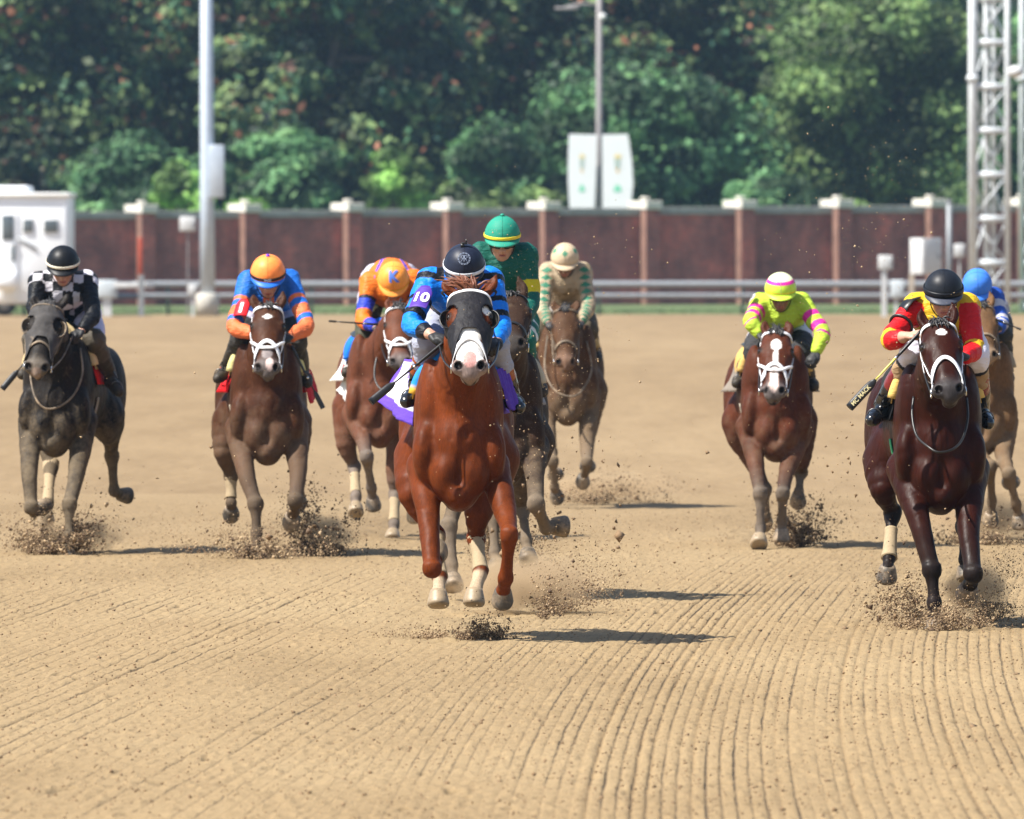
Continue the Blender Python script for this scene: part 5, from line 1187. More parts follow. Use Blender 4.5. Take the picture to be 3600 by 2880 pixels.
z = -.012 * g + .013 * np.clip(cl - .55, 0, 1) * 2 + .004 * (cl2 - .5) + .010 * (big - .5) + ridge * (1 - left) * fade
pit = sstep(.80, .90, noise3(P3, .06, 41)) * sstep(.45, .6, noise3(P3, .7, 42)); z -= .014 * pit
# churned ground where hooves have passed
ch = np.zeros_like(z)
for cx_, gy_, w_ in ((182, 1950, .45), (942, 1960, .45), (1338, 1905, .5), (1615, 2262, .35), (1772, 2110, .5), (1996, 1795, .5), (2733, 1930, .45), (3312, 2212, .35), (3456, 1915, .5)):
    D_ = dist_of(gy_); x_ = (cx_ - CX) / FPX * D_; behind = sstep(D_ - 1.0, D_ + .6, Yg); ch = np.maximum(ch, np.exp(-((Xg - x_ - .012 * (Yg - D_)) / w_) ** 2) * behind * sstep(128, D_ + 6, Yg))
z = z * (1 - .5 * ch) + ch * .045 * (noise3(np.stack([Xg, Yg * .35, Xg * 0], -1), .16, 51) - .5) + ch * .02 * (noise3(P3, .05, 52) - .5)
z = z * (.25 + .75 * sstep(127, 98, Yg)); eg = sstep(48, 49, Yg) * sstep(128.4, 122, Yg) * sstep(6.2, 5.9, np.abs(Xg)); z = z * eg + .006 * eg - .026 * (1 - eg)
gm = np.clip(g * 1.0, 0, 1); tone = 1 - .10 * gm - .30 * pit - .16 * ch * noise3(P3, .12, 61)  # groove mask adds painted groove shade; pits and churned ground simply darker
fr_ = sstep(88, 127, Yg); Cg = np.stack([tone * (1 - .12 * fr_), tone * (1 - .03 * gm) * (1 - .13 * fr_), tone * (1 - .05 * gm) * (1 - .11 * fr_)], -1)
V = np.stack([Xg, Yg, z], -1).reshape(-1, 3); i, j = np.meshgrid(np.arange(nx - 1), np.arange(ny - 1), indexing='ij'); a = (i * ny + j).ravel(); F = np.stack([a, a + ny, a + ny + 1, a + 1], 1)
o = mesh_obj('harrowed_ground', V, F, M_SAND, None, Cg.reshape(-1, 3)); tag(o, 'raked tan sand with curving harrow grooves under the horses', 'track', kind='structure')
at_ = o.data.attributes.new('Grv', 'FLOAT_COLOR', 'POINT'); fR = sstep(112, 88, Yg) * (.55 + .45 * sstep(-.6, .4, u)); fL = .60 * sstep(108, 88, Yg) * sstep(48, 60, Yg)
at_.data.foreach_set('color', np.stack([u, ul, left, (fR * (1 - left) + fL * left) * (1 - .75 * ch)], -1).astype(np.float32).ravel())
# loose clods
def clods(name, C, R, mat, label=None, cat=None, seed=1, kind='stuff'):
    rg = np.random.default_rng(seed); n = len(C); base = np.array([(1, 0, 0), (-1, 0, 0), (0, 1, 0), (0, -1, 0), (0, 0, 1), (0, 0, -1)], float)
    f = np.array([(0, 2, 4), (2, 1, 4), (1, 3, 4), (3, 0, 4), (2, 0, 5), (1, 2, 5), (3, 1, 5), (0, 3, 5)])
    jit = rg.uniform(.45, 1.3, (n, 6, 1)); d = base[None] * jit + rg.uniform(-.35, .35, (n, 6, 3)); Q = rg.normal(size=(n, 3, 3)); Q, _ = np.linalg.qr(Q)
    V = np.einsum('nij,nkj->nki', Q, d) * R[:, None, None] + C[:, None, :]; F = (f[None] + (np.arange(n) * 6)[:, None, None]).reshape(-1, 3)
    o = mesh_obj(name, V.reshape(-1, 3), F, mat, smooth=False); tag(o, label, cat, kind=kind); return o
M_CLOD = simple('clod', (.185, .118, .062), .95, .35, .2, 30); M_CLODL = simple('clod_dry', (.36, .255, .145), .95, .2, .2, 30); M_CLODD = simple('clod_moist', (.092, .055, .029), .9, .4, .2, 30)
rg = np.random.default_rng(4); n = 24000; Y = rg.uniform(50, 118, n); Xc = rg.uniform(-1, 1, n) * (Y * .043 + .4)
def gz(X, Y):
    i = np.clip(np.searchsorted(xs, X), 0, nx - 1); j = np.clip(np.searchsorted(ys, Y), 0, ny - 1); return z[i, j]
clods('scattered_clods', np.stack([Xc, Y, gz(Xc, Y) + .001], 1), rg.gamma(2, .0016, n) + .0016, M_CLOD, 'small dark clods scattered over the raked sand', 'dirt', 2)
# ------------------------------------------------------------------ kicked up dirt
def burst(cx_, gy_, n, w, h, seed, label, dx=0.0, dark=.5, back=.5, blob=1.0, dy=0.0):
    n = int(n * 3.6); dark *= .85; w *= 1.75; h *= 2.1; blob *= .80
    rg = np.random.default_rng(seed); D = dist_of(gy_); x0 = (cx_ - CX) / FPX * D; out = []
    # several fans of earth thrown up by the hoof
    C = []; k = rg.integers(0, 5, n); ang = rg.uniform(-1.1, 1.1, 5)[k] + rg.normal(0, .28, n); r = rg.gamma(2.3, .22, n)
    X = x0 + np.sin(ang) * r * w + dx * r; Z = np.abs(np.cos(ang)) * r * h * rg.uniform(.1, 1.15, n) ** .8; Y = D + dy - .38 + rg.uniform(0, back, n) * (.4 + r)
    lump = noise3(np.stack([X, Z, Y * .3], -1), .045, seed); lump2 = noise3(np.stack([X, Z * 1.3, Y * .2], -1), .16, seed + 40); keep = ((lump > .42) & (lump2 > .44)) | (rg.random(n) < .16); X, Y, Z, r = X[keep], Y[keep], Z[keep], r[keep]; m = len(X)
    R = (rg.gamma(1.2, .0030, m) + .0012) * blob * np.clip(1.25 - .45 * r, .5, 1.2)
    sel = rg.random(m); C = np.stack([X, Y, Z + .004], 1); rt = tag(empty('dirt_spray', (x0, D, 0)), label, 'dirt', kind='stuff')
    for nm, mt, lo, hi in (('moist_clods', M_CLODD, 0, dark), ('clods', M_CLOD, dark, dark + (1 - dark) * .5), ('dry_clods', M_CLODL, dark + (1 - dark) * .5, 1)):
        q = (sel >= lo) & (sel < hi); o = clods(nm, C[q], R[q], mt, seed=seed + 3, kind=None); loc = o.location.copy(); o.parent = rt; o.matrix_parent_inverse = Matrix.Translation(-rt.location)
burst(1690, 2250, 4200, .15, .085, 1, 'dark burst of earth under the leading chestnut horse', dark=.55, back=.35, blob=.8)
burst(1560, 2245, 1800, .22, .035, 2, 'pale low puff of sand left of the leading horse', dark=.05, back=.5, blob=.7, dx=-.04)
burst(1900, 2190, 5200, .38, .24, 3, 'drifting spray of sand behind the leader, over the long shadows', dark=.35, back=2.5, blob=.75, dx=.12, dy=.8)
burst(1735, 2010, 5200, .16, .55, 4, 'column of dirt specks flung up behind the leader', dark=.45, back=.6, blob=1.0, dy=1.0)
burst(250, 1950, 4200, .34, .22, 5, 'brown splash of dirt at the far left horse', dark=.35, back=.5, blob=1.25, dx=.10)
burst(130, 1945, 2000, .22, .16, 15, 'small dusty splash at the left edge of the track', dark=.12, back=.5, blob=1.0)
burst(1130, 1955, 3600, .20, .34, 6, 'dark plume of dirt right of the orange helmeted rider', dark=.6, back=.4, blob=1.25)
burst(930, 1965, 3800, .36, .16, 7, 'tan crumbling splash under the horse with red cloth', dark=.15, back=.5, blob=1.15)
burst(2790, 1925, 3600, .24, .22, 8, 'splash of earth beside the horse with the long blaze', dark=.5, back=.5, blob=1.1, dx=.06)
burst(3185, 2200, 4200, .18, .26, 9, 'dark spray of clods left of the dark bay hoof', dark=.45, back=.4, blob=.95, dx=-.03)
burst(3300, 2215, 3600, .22, .10, 10, 'low pale heap of thrown sand at the dark bay hoof', dark=.12, back=.4, blob=.85)
burst(3420, 2200, 3800, .20, .30, 11, 'thin plume of sand rising right of the dark bay', dark=.15, back=.5, blob=.65, dx=.08)
burst(3440, 1915, 2600, .34, .16, 12, 'brown dirt cloud behind the dark bay by the tan horse', dark=.35, back=.6, blob=1.1)
burst(2090, 1775, 2600, .45, .16, 13, 'faint tan dust trail behind the last horse', dark=.15, back=1.5, blob=1.0, dx=.15)
burst(1905, 2080, 2600, .30, .50, 14, 'cloud of specks around the muddy horse legs behind the leader', dark=.25, back=1.5, blob=.8)
def dust(cx_, gy_, w, h, dens, label, dx=0.0, dy=.5):
    D = dist_of(gy_); x0 = (cx_ - CX) / FPX * D + dx; bm = bmesh.new(); bmesh.ops.create_uvsphere(bm, u_segments=20, v_segments=12, radius=1.0); V = np.array([v.co[:] for v in bm.verts]) * [w, w * 1.2, h] + [x0, D + dy, h * .85]; F = [tuple(v.index for v in f.verts) for f in bm.faces]; bm.free()
    m = bpy.data.materials.new('dust_' + str(cx_)); m.use_nodes = True; t = m.node_tree; t.nodes.clear(); out = t.nodes.new('ShaderNodeOutputMaterial'); v = t.nodes.new('ShaderNodeVolumePrincipled'); v.inputs['Color'].default_value = (.62, .47, .30, 1)
    tc = t.nodes.new('ShaderNodeNewGeometry'); sb = t.nodes.new('ShaderNodeVectorMath'); sb.operation = 'SUBTRACT'; sb.inputs[1].default_value = (x0, D + dy, h * .85); dv = t.nodes.new('ShaderNodeVectorMath'); dv.operation = 'DIVIDE'; dv.inputs[1].default_value = (w, w * 1.2, h); ln_ = t.nodes.new('ShaderNodeVectorMath'); ln_.operation = 'LENGTH'
    n = t.nodes.new('ShaderNodeTexNoise'); n.inputs['Scale'].default_value = 7; n.inputs['Detail'].default_value = 3; r = t.nodes.new('ShaderNodeMath'); r.operation = 'SUBTRACT'; r2 = t.nodes.new('ShaderNodeMath'); r2.operation = 'MULTIPLY'; r2.inputs[1].default_value = dens * 3; r2.use_clamp = False; mx = t.nodes.new('ShaderNodeMath'); mx.operation = 'MAXIMUM'; mx.inputs[1].default_value = 0
    ml = t.nodes.new('ShaderNodeMath'); ml.operation = 'MULTIPLY'; ml.inputs[1].default_value = .62
    t.links.new(tc.outputs['Position'], sb.inputs[0]); t.links.new(sb.outputs[0], dv.inputs[0]); t.links.new(dv.outputs[0], ln_.inputs[0]); t.links.new(tc.outputs['Position'], n.inputs['Vector']); t.links.new(ln_.outputs['Value'], ml.inputs[0]); t.links.new(n.outputs['Fac'], r.inputs[0]); t.links.new(ml.outputs[0], r.inputs[1]); t.links.new(r.outputs[0], mx.inputs[0]); t.links.new(mx.outputs[0], r2.inputs[0]); t.links.new(r2.outputs[0], v.inputs['Density']); t.links.new(v.outputs[0], out.inputs['Volume'])
    o = mesh_obj('dust', V, F, m); tag(o, label, 'dust', kind='stuff')
dust(1850, 2180, .55, .22, 7, 'soft drifting sand dust behind the leading chestnut', dy=1.2)
dust(1120, 1955, .32, .18, 9, 'soft brown dust around the plume right of the second horse')
dust(250, 1950, .42, .16, 8, 'soft dust over the splash at the far left horse')
dust(3440, 2195, .26, .22, 9, 'soft sandy dust rising right of the dark bay hoof')
dust(2120, 1775, .75, .16, 4, 'thin dust trailing behind the last horse', dy=1.5)
dust(3470, 1905, .6, .2, 5, 'soft dust behind the dark bay by the tan horse', dy=.8)
# specks in the air
rg = np.random.default_rng(9); n = 1700; D = rg.uniform(74, 100, n); zone = rg.random(n)
px = np.where(zone < .5, rg.normal(1900, 170, n), np.where(zone < .8, rg.normal(3080, 200, n), rg.uniform(0, 3600, n))); py = np.where(zone < .5, rg.normal(1300, 330, n), np.where(zone < .8, rg.normal(950, 350, n), rg.normal(1600, 300, n))); py = np.clip(py, 120, 2150)
C = np.array([W(a, b, d) for a, b, d in zip(px, py, D)]); C = C[C[:, 2] > .05]
clods('airborne_specks', C, np.random.default_rng(3).gamma(1.6, .0010, len(C)) + .0012, M_CLODL, 'tiny bright specks of sand hanging in the air', 'dirt', 12)
n = 170; px = np.concatenate([rg.normal(2000, 120, 110), rg.normal(3010, 60, 40), rg.uniform(300, 3500, 60)]); py = np.concatenate([rg.normal(1800, 170, 110), rg.normal(1560, 170, 40), rg.normal(1800, 150, 60)]); D = rg.uniform(80, 96, len(px))
C = np.array([W(a, min(b, 2100), d) for a, b, d in zip(px, py, D)]); C[:, 2] = np.maximum(C[:, 2], .03)
clods('flying_clods', C, np.random.default_rng(6).gamma(2.2, .0030, len(C)) + .003, M_CLOD, 'larger brown clods flying between the horses', 'dirt', 13)
print('ground', round(time.time() - T0, 1))
# ------------------------------------------------------------------ far side of the track
def sdist(s): return FPX / s
def zat(py, D): return W(0, py, D)[2]
def xat(px, D): return W(px, 1440, D)[0]
def grass_mat():
    t = NT('grass_strip'); n = t.noise(1.5, 6, .7); n2 = t.noise(18, 5, .7)
    c = t.ramp(n, [(.3, (.060, .092, .026)), (.6, (.092, .128, .038)), (.8, (.17, .16, .075))]); c = t.mix(.6, c, t.ramp(n2, [(.3, (.6, .6, .6)), (.7, (1.2, 1.2, 1.2))]), 'MULTIPLY'); t.set(Base_Color=c, Roughness=.9); t.bump(n2, .6, .05); return t.m
V, F = [], []
ys_ = [446, 452, 470, 500, 560, 760]; hs_ = [-.026, .004, .005, .006, .01, .02]
for y, h in zip(ys_, hs_):
    for x in (-160, -60, 0, 60, 200): V.append((x, y + (1.2 * math.sin(x)), h))
F = [(r * 5 + i, r * 5 + i + 1, (r + 1) * 5 + i + 1, (r + 1) * 5 + i) for r in range(5) for i in range(4)]
o = mesh_obj('grass_verge', V, F, grass_mat()); tag(o, 'strip of green grass between the rail and the brick wall', 'grass', kind='structure')
# short tufts along the verge
rg = np.random.default_rng(33); n = 9000; X = rg.uniform(-24, 26, n); Y = rg.uniform(446, 470, n); H_ = rg.uniform(.03, .08, n); w_ = rg.uniform(.02, .05, n); th = rg.uniform(0, PI, n)
B = np.stack([X, Y, X * 0], 1); dx = np.stack([np.cos(th) * w_, np.sin(th) * w_, 0 * w_], 1); tip = B + np.stack([rg.normal(0, .03, n), rg.normal(0, .03, n), H_], 1)
Vg = np.stack([B - dx, B + dx, tip], 1).reshape(-1, 3); Fg = np.arange(n * 3).reshape(-1, 3)
o = mesh_obj('grass', Vg, Fg, simple('blades', (.08, .125, .035), .7, .4, 0, 3), smooth=False); tag(o, 'short grass blades along the foot of the rail', 'grass', kind='stuff')

# brick wall, running away to the right
def brick_mat():
    t = NT('old_brick'); tc = t.n('ShaderNodeTexCoord'); mp = t.n('ShaderNodeMapping'); t.l(tc.outputs['Object'], mp.inputs[0])
    b = t.n('ShaderNodeTexBrick'); b.inputs['Scale'].default_value = 1.0; b.inputs['Brick Width'].default_value = .22; b.inputs['Row Height'].default_value = .075; b.inputs['Mortar Size'].default_value = .008
    b.inputs['Color1'].default_value = (.40, .105, .080, 1); b.inputs['Color2'].default_value = (.26, .075, .062, 1); b.inputs['Mortar'].default_value = (.22, .18, .16, 1); b.offset = .5
    cx = t.n('ShaderNodeCombineXYZ'); sx = t.n('ShaderNodeSeparateXYZ'); t.l(mp.outputs[0], sx.inputs[0]); t.l(sx.outputs[0], cx.inputs[0]); t.l(sx.outputs[2], cx.inputs[1]); t.l(cx.outputs[0], b.inputs['Vector'])
    n = t.noise(.55, 5, .65); n2 = t.noise(3.5, 4, .6, stretch=(1, 1, .35)); v = t.ramp(n, [(.3, (.55, .55, .60)), (.52, (1, 1, 1)), (.72, (1.8, 1.35, 1.25))]); c = t.mix(1.0, b.outputs[0], v, 'MULTIPLY')
    c = t.mix(.6, c, t.ramp(n2, [(.35, (.65, .65, .68)), (.6, (1.1, 1.1, 1.1))]), 'MULTIPLY'); t.set(Base_Color=c, Roughness=.9); t.bump(b.outputs['Fac'], -.3, .01); return t.m
M_BRICK = brick_mat(); M_STONE = simple('cap_stone', (.60, .57, .50), .85, .12, .3, 3, dirt=.15); M_SUNTINT = simple('lit_brick', (.215, .115, .085), .9, .3, .3, 2); M_COPE = simple('coping', (.30, .29, .27), .9, .25, .3, 2)  # lit_brick: tan tone of sunlit pier sides held in the colour
TH = math.radians(24); tw = np.array([math.cos(TH), math.sin(TH), 0]); nw = np.array([math.sin(TH), -math.cos(TH), 0])   # along, towards the riders
pil = [130, 497, 860, 1222, 1572, 1912, 2268, 2602, 2942, 3268, 3590]
def on_wall(px, D0=500.0, x0=-13.0):
    # intersection of the ray column px with the wall plane through (x0, D0)
    k = (px - CX) / FPX; P0 = np.array([x0, D0]); # x = k*y ; (x,y)=P0+s*t
    s_ = (k * D0 - x0) / (tw[0] - k * tw[1]); return P0 + s_ * tw[:2]
wr_ = empty('brick_wall', (-13, 500, 0), 'long dark red brick wall with pale capped piers along the back of the track', 'wall')
Rw = np.stack([tw, -nw, np.array([0, 0, 1.])], 1)
def wbox(name, c, sz, mat, bev=0.0, par=None):
    V, F = box((0, 0, 0), sz, None, bev); me = bpy.data.meshes.new(name); me.from_pydata([tuple(v) for v in V], [], [tuple(f) for f in F]); me.materials.append(mat)
    o = bpy.data.objects.new(name, me); COL.objects.link(o); o.parent = par or wr_; o.matrix_parent_inverse = Matrix.Translation(-wr_.location); 
    o.location = c; o.rotation_euler = (0, 0, TH); return o
pp = [on_wall(p) for p in pil]; topz = lambda px, y: zat(745 + (718 - 745) * (px / 3600), y)
ext0 = pp[0] - tw[:2] * 60; ext1 = pp[-1] + tw[:2] * 60; seq = [(-900, ext0)] + list(zip(pil, pp)) + [(4400, ext1)]
for (pa, a), (pb, b) in zip(seq[:-1], seq[1:]):
    L_ = np.linalg.norm(b - a); c = (a + b) / 2; z1 = topz(np.clip((pa + pb) / 2, 0, 3600), c[1]); z0 = -.3
    wbox('wall_panel', (c[0], c[1], (z0 + z1 - .28) / 2), (L_, .34, z1 - .28 - z0), M_BRICK)
    wbox('coping', (c[0], c[1], z1 - .15), (L_, .50, .26), M_COPE, .02)
for px_, p in zip(pil, pp):
    z1 = topz(px_, p[1]); q = p - 0 * nw[:2]; wbox('pier', (q[0], q[1], z1 / 2 - .15), (.52, 1.40, z1 + .10), M_BRICK)
    fc = q - tw[:2] * .272; wbox('sun_tint_face', (fc[0], fc[1], z1 / 2 - .15), (.02, 1.38, z1 + .08), M_SUNTINT); cp = wbox('pier_cap', (q[0], q[1], z1 + .06), (.64, 1.60, .30), M_STONE, .03); k = wbox('cap_knob', (q[0], q[1], z1 + .30), (.24, .30, .12), M_STONE, .03)  # thin added slab paints sunlight onto each pier's left face
# outer rail
M_GALV = simple('galvanised', (.24, .255, .27), .45, .12, .1, 8, metal=.2); M_GRNP = simple('green_post', (.10, .17, .15), .6, .2, .2, 10); M_WPAINT = simple('white_paint', (.56, .57, .57), .5, .06, .1, 6, dirt=.15)
DR = 442.0; rl = empty('running_rail', (xat(2000, DR), DR, 0), 'grey two bar steel rail along the far edge of the track', 'rail')
x0, x1 = xat(-600, DR), xat(4300, DR)
for nm, py, r in (('top_bar', 1000, .105), ('lower_bar', 1040, .085)):
    V, F = tube([(x, DR, zat(py, DR)) for x in np.linspace(x0, x1, 12)], r, 12); mesh_obj(nm, V, F, M_GALV, rl)
for px_ in range(-400, 4300, 505):
    x = xat(px_ - 20, DR); V, F = tube([(x, DR + .16, -.05), (x, DR + .16, zat(1000, DR))], .055, 10); mesh_obj('post', V, F, M_GRNP, rl)
# tall steel light pole with a cabinet
DP = 437.0; Pz = lambda px, py, D=DP: W(px, py, D)
lp = empty('light_pole', tuple(Pz(730, 1440) * [1, 1, 0]), 'tall pale steel pole with a grey cabinet, left of centre', 'pole')
def rod(px0, py0, px1, py1, D, r0, r1, name, mat, par, n=16): V, F = tube([W(px0, py0, D) if py0 is not None else np.array([xat(px0, D), D, -.03]), W(px1, py1, D)], [r0, r1], n); return mesh_obj(name, V, F, mat, par)
M_POLE = simple('pole_steel', (.47, .53, .60), .4, .08, .1, 4, metal=.25); M_CONC = simple('concrete_foot', (.45, .43, .38), .9, .2, .3, 6)
V, F = tube([(xat(730, DP), DP, -.03), tuple(W(728, 700, DP)), tuple(W(723, -900, DP))], [.235, .215, .16], 24); mesh_obj('mast', V, F, M_POLE, lp)
V, F = lathe([(.36, 0), (.36, .62), (.30, .68), (.24, .70)], (xat(730, DP), DP, -.03), n=20); mesh_obj('foot', V, F, M_CONC, lp)
V, F = box(W(762, 603, DP - .30), (.46, .34, 1.62), None, .03); mesh_obj('cabinet', V, F, M_POLE, lp)
V, F = box(W(748, 515, DP - .12), (.10, .3, .06)); mesh_obj('bracket', V, F, M_POLE, lp)
# thin lamp pole behind the wall with two banners
DB = 545.0; bp = empty('lamp_post', (xat(2107, DB), DB, 0), 'thin dark pole with a cross arm rising behind the wall', 'pole'); M_DPOLE = simple('dull_pole', (.22, .20, .20), .6, .15, .1, 5)
V, F = tube([(xat(2107, DB), DB, -.03), tuple(W(2107, 700, DB)), tuple(W(2107, -300, DB))], [.15, .14, .10], 16); mesh_obj('mast', V, F, M_DPOLE, bp)
V, F = tube([W(1985, 26, DB), W(2050, 14, DB), W(2112, 18, DB)], .05, 8); mesh_obj('cross_arm', V, F, M_DPOLE, bp)
V, F = box(W(1992, 30, DB), (.9, .35, .12), None, .03); mesh_obj('lamp_head', V, F, M_DPOLE, bp)
V, F = lathe([(.001, 0), (.12, .02), (.14, .12), (.1, .22), (.001, .26)], W(2120, 70, DB - .2) , n=14); mesh_obj('camera', V, F, M_WPAINT, bp)
DBn = DB - .6; turn = lambda p, px: p - np.array([0, (px - 2107) / FPX * DB * math.tan(math.radians(8)), 0]); M_BAN = simple('banner_vinyl', (.96, .96, .96), .6, .02, .05, 3)
t_ = M_BAN.node_tree; b_ = [n for n in t_.nodes if n.type == 'BSDF_PRINCIPLED'][0]; o_ = [n for n in t_.nodes if n.type == 'OUTPUT_MATERIAL'][0]; tl_ = t_.nodes.new('ShaderNodeBsdfTranslucent'); tl_.inputs[0].default_value = (.85, .87, .9, 1); mx_ = t_.nodes.new('ShaderNodeMixShader'); mx_.inputs[0].default_value = .45
t_.links.new(b_.outputs[0], mx_.inputs[1]); t_.links.new(tl_.outputs[0], mx_.inputs[2]); t_.links.new(mx_.outputs[0], o_.inputs[0])
for q, pts, cx_ in ((0, [(2001, 472), (2098, 474), (2096, 600), (2090, 738), (2003, 738), (1997, 640), (1998, 540)], 2046), (1, [(2117, 474), (2207, 472), (2212, 500), (2222, 570), (2226, 650), (2220, 700), (2214, 738), (2119, 738)], 2171)):
    P_ = [turn(W(a, b, DBn), a) for a, b in pts]; n = len(P_); V = [p + np.array([0, .0, 0]) for p in P_] + [p + np.array([0, .04, 0]) for p in P_]; F = [tuple(range(n)), tuple(range(n, 2 * n))[::-1]] + [(i, i + n, (i + 1) % n + n, (i + 1) % n) for i in range(n)]
    bn = mesh_obj('banner', np.array(V), F, M_BAN, None, smooth=False); tag(bn, ('white banner left of the thin pole, with a small gold and green crest', 'wider white banner right of the thin pole, with a small gold crest')[q], 'banner', 'white banners above the wall')
    c = np.array([0, -.012, 0])
    def pg(pts, nm, col):
        P_ = [turn(W(a, b, DBn), a) + c for a, b in pts]; mesh_obj(nm, np.array(P_), [tuple(range(len(P_)))], simple('crest_%s' % nm, col, .6, .05, 0), bn, smooth=False)
    w = 8 if q == 0 else 11
    pg([(cx_ - w * 1.1, 546), (cx_ - w * 1.1, 556), (cx_ + w * 1.1, 556), (cx_ + w * 1.3, 544), (cx_ + w * .5, 549), (cx_, 536), (cx_ - w * .5, 549)], 'crown', (.72, .55, .18))
    pg([(cx_ - w, 557.5), (cx_ - w * .8, 590), (cx_, 594), (cx_ + w * .8, 590), (cx_ + w, 557.5)], 'shield', (.36, .44, .40))
    pg([(cx_ - w * .6, 595.5), (cx_, 612), (cx_ + w * .6, 595.5)], 'shield_tip', (.72, .46, .16))
    pg([(cx_ - w * 1.3, 674), (cx_ + w * 1.3, 674), (cx_ + w * .9, 656), (cx_, 648), (cx_ - w * .9, 656)], 'leaf_mark', (.16, .55, .36) if q == 0 else (.42, .74, .60))
# lattice towers at the right
def tower(px0, px1, D, label, top=-700, base=1110, col=(.62, .66, .68), step=155):
    M_ = simple('tower_%d' % px0, col, .5, .12, .1, 4, dirt=.08); x0, x1 = xat(px0, D), xat(px1, D); w = x1 - x0; root = empty('lattice_tower', ((x0 + x1) / 2, D, 0), label, 'tower', 'steel lattice towers on the right')
    legs = [(x0, D - w * .35), (x1, D - w * .35), (x0 + w * .42, D + w * .5), (x0 + w * .62, D + w * .2)]
    for i, (x, y) in enumerate(legs):
        V, F = tube([(x, y, -.03), (x, y, zat(top, D))], (.135 if px0 < 3500 else .085) if i == 0 else (.085 if i < 3 else .055), 12); mesh_obj('leg', V, F, M_, root)
    py = 1080; diag = []; i = 0
    while py > top:
        z0 = zat(py, D); z1 = zat(py - step, D)
        parts = []
        for a, b in ((0, 1), (1, 2), (2, 0)):
            A_, B_ = np.array([*legs[a], z0]), np.array([*legs[b], z0]); parts.append(box((A_ + B_) / 2, (np.linalg.norm(A_ - B_), .08, .20), rotz(math.atan2(*(B_ - A_)[[1, 0]])))); A2 = np.array([*legs[a], z0]); B2 = np.array([*legs[b], z1]); 
            if i % 2: A2, B2 = np.array([*legs[b], z0]), np.array([*legs[a], z1])
            diag.append(tube([A2, B2], .032, 6))
        V, F = merge(parts); mesh_obj('rung', V, F, M_, root); py -= step; i += 1
    V, F = merge(diag); mesh_obj('bracing', V, F, M_, root)
    V, F = lathe([(.19, 0), (.19, .1), (.16, .16)], (legs[0][0], legs[0][1], zat(285, D)), n=14); mesh_obj('flange', V, F, M_, root); return root
tower(3418, 3540, 430, 'tall pale lattice tower at the right, nearer and wider in view')
tower(3590, 3700, 455, 'second lattice tower cut by the right edge, with a white lamp')
DL = 425.0; fl = empty('flood_lamp', tuple(W(3572, 260, DL)), 'round white lamp hung between the two towers', 'lamp')
V, F = lathe([(.001, 0), (.10, .02), (.22, .12), (.24, .24), (.16, .34), (.001, .38)], W(3572, 275, DL), n=18); mesh_obj('housing', V, F, M_WPAINT, fl)
V, F = tube([W(3572, 240, DL), W(3590, 236, DL)], .03, 6); mesh_obj('bracket', V, F, M_GALV, fl)
# cabinets and small boxes by the rail
def cabinet(name, px0, py0, px1, py1, D, label, post=None, rot=0.0, mat=M_WPAINT, dep=.5, cat='box', postmat=None, pw=.05):
    c = W((px0 + px1) / 2, (py0 + py1) / 2, D); w = (px1 - px0) / FPX * D; h = (py1 - py0) / FPX * D
    if rot: w = w / (math.cos(rot) + dep * math.sin(rot)); dp = w * dep
    else: dp = dep
    root = empty(name, (c[0], c[1], 0), label, cat); V, F = box(c, (w, dp, h), rotz(rot), min(.02, w * .05)); mesh_obj('casing', V, F, mat, root)
    V, F = box(c + rotz(rot) @ np.array([0, -dp / 2 - .012, 0]), (w * .86, .02, h * .88), rotz(rot), .004); d = mesh_obj('door', V, F, mat, root)
    V, F = box(c + rotz(rot) @ np.array([w * .3, -dp / 2 - .04, 0]), (.03, .04, .12), rotz(rot)); mesh_obj('handle', V, F, M_GALV, d)
    if post is not None:
        for x in post:
            xx = xat(x, D); V, F = box((xx, D, (c[2] - h / 2 - .03) / 2), (pw * 2, pw * 2, max(.05, c[2] - h / 2 - .03 + .06))); mesh_obj('post', V, F, postmat or M_WPAINT, root, smooth=False)
M_POST = simple('weathered_post', (.42, .36, .29), .9, .2, .3, 6); M_LGREY = simple('grey_cabinet', (.50, .55, .58), .5, .1, .1, 5)
cabinet('control_cabinet', 3198, 838, 3312, 965, 433, 'large white cabinet on wooden posts before the wall', post=(3205, 3300), rot=math.radians(38), dep=.8, postmat=M_POST, pw=.08)
cabinet('meter_box', 3088, 898, 3138, 948, 432, 'small white box on a pale post left of the large cabinet', post=(3108,), pw=.08, dep=.25)
cabinet('junction_box', 3132, 985, 3180, 1048, 431, 'blue grey box fixed at the rail right of the meter post', post=(3150,), mat=M_LGREY, dep=.3, pw=.05)
cabinet('wall_box', 3354, 858, 3392, 905, 434, 'small pale box between the grey pole and the tower', post=(3372,), mat=M_WPAINT, dep=.2, pw=.03)
cabinet('rail_cabinet', 340, 985, 412, 1048, 434, 'grey cabinet on a post beside the white trailer', post=(376,), mat=M_LGREY, dep=.4, pw=.14)
cabinet('hung_box', 632, 762, 688, 813, 436, 'small white box on a thin post just left of the tall pole', post=(660,), dep=.2, pw=.025, postmat=M_DPOLE)
cabinet('rail_lamp_box', 662, 1000, 694, 1036, 431, 'small cream box on the rail left of the pole foot', post=(678,), dep=.2, pw=.04)
M_DGREY = simple('dark_galvanised', (.22, .235, .25), .5, .12, .1, 8, metal=.2); gp = empty('grey_pole', (xat(3337, 431), 431, 0), 'plain grey pole right of the large white cabinet', 'pole'); V, F = tube([(xat(3337, 431), 431, -.03), W(3337, 712, 431)], .085, 12); mesh_obj('shaft', V, F, M_DGREY, gp); V, F = lathe([(.11, 0), (.11, .05), (.001, .08)], W(3337, 712, 431), n=12); mesh_obj('cap', V, F, M_GALV, gp)
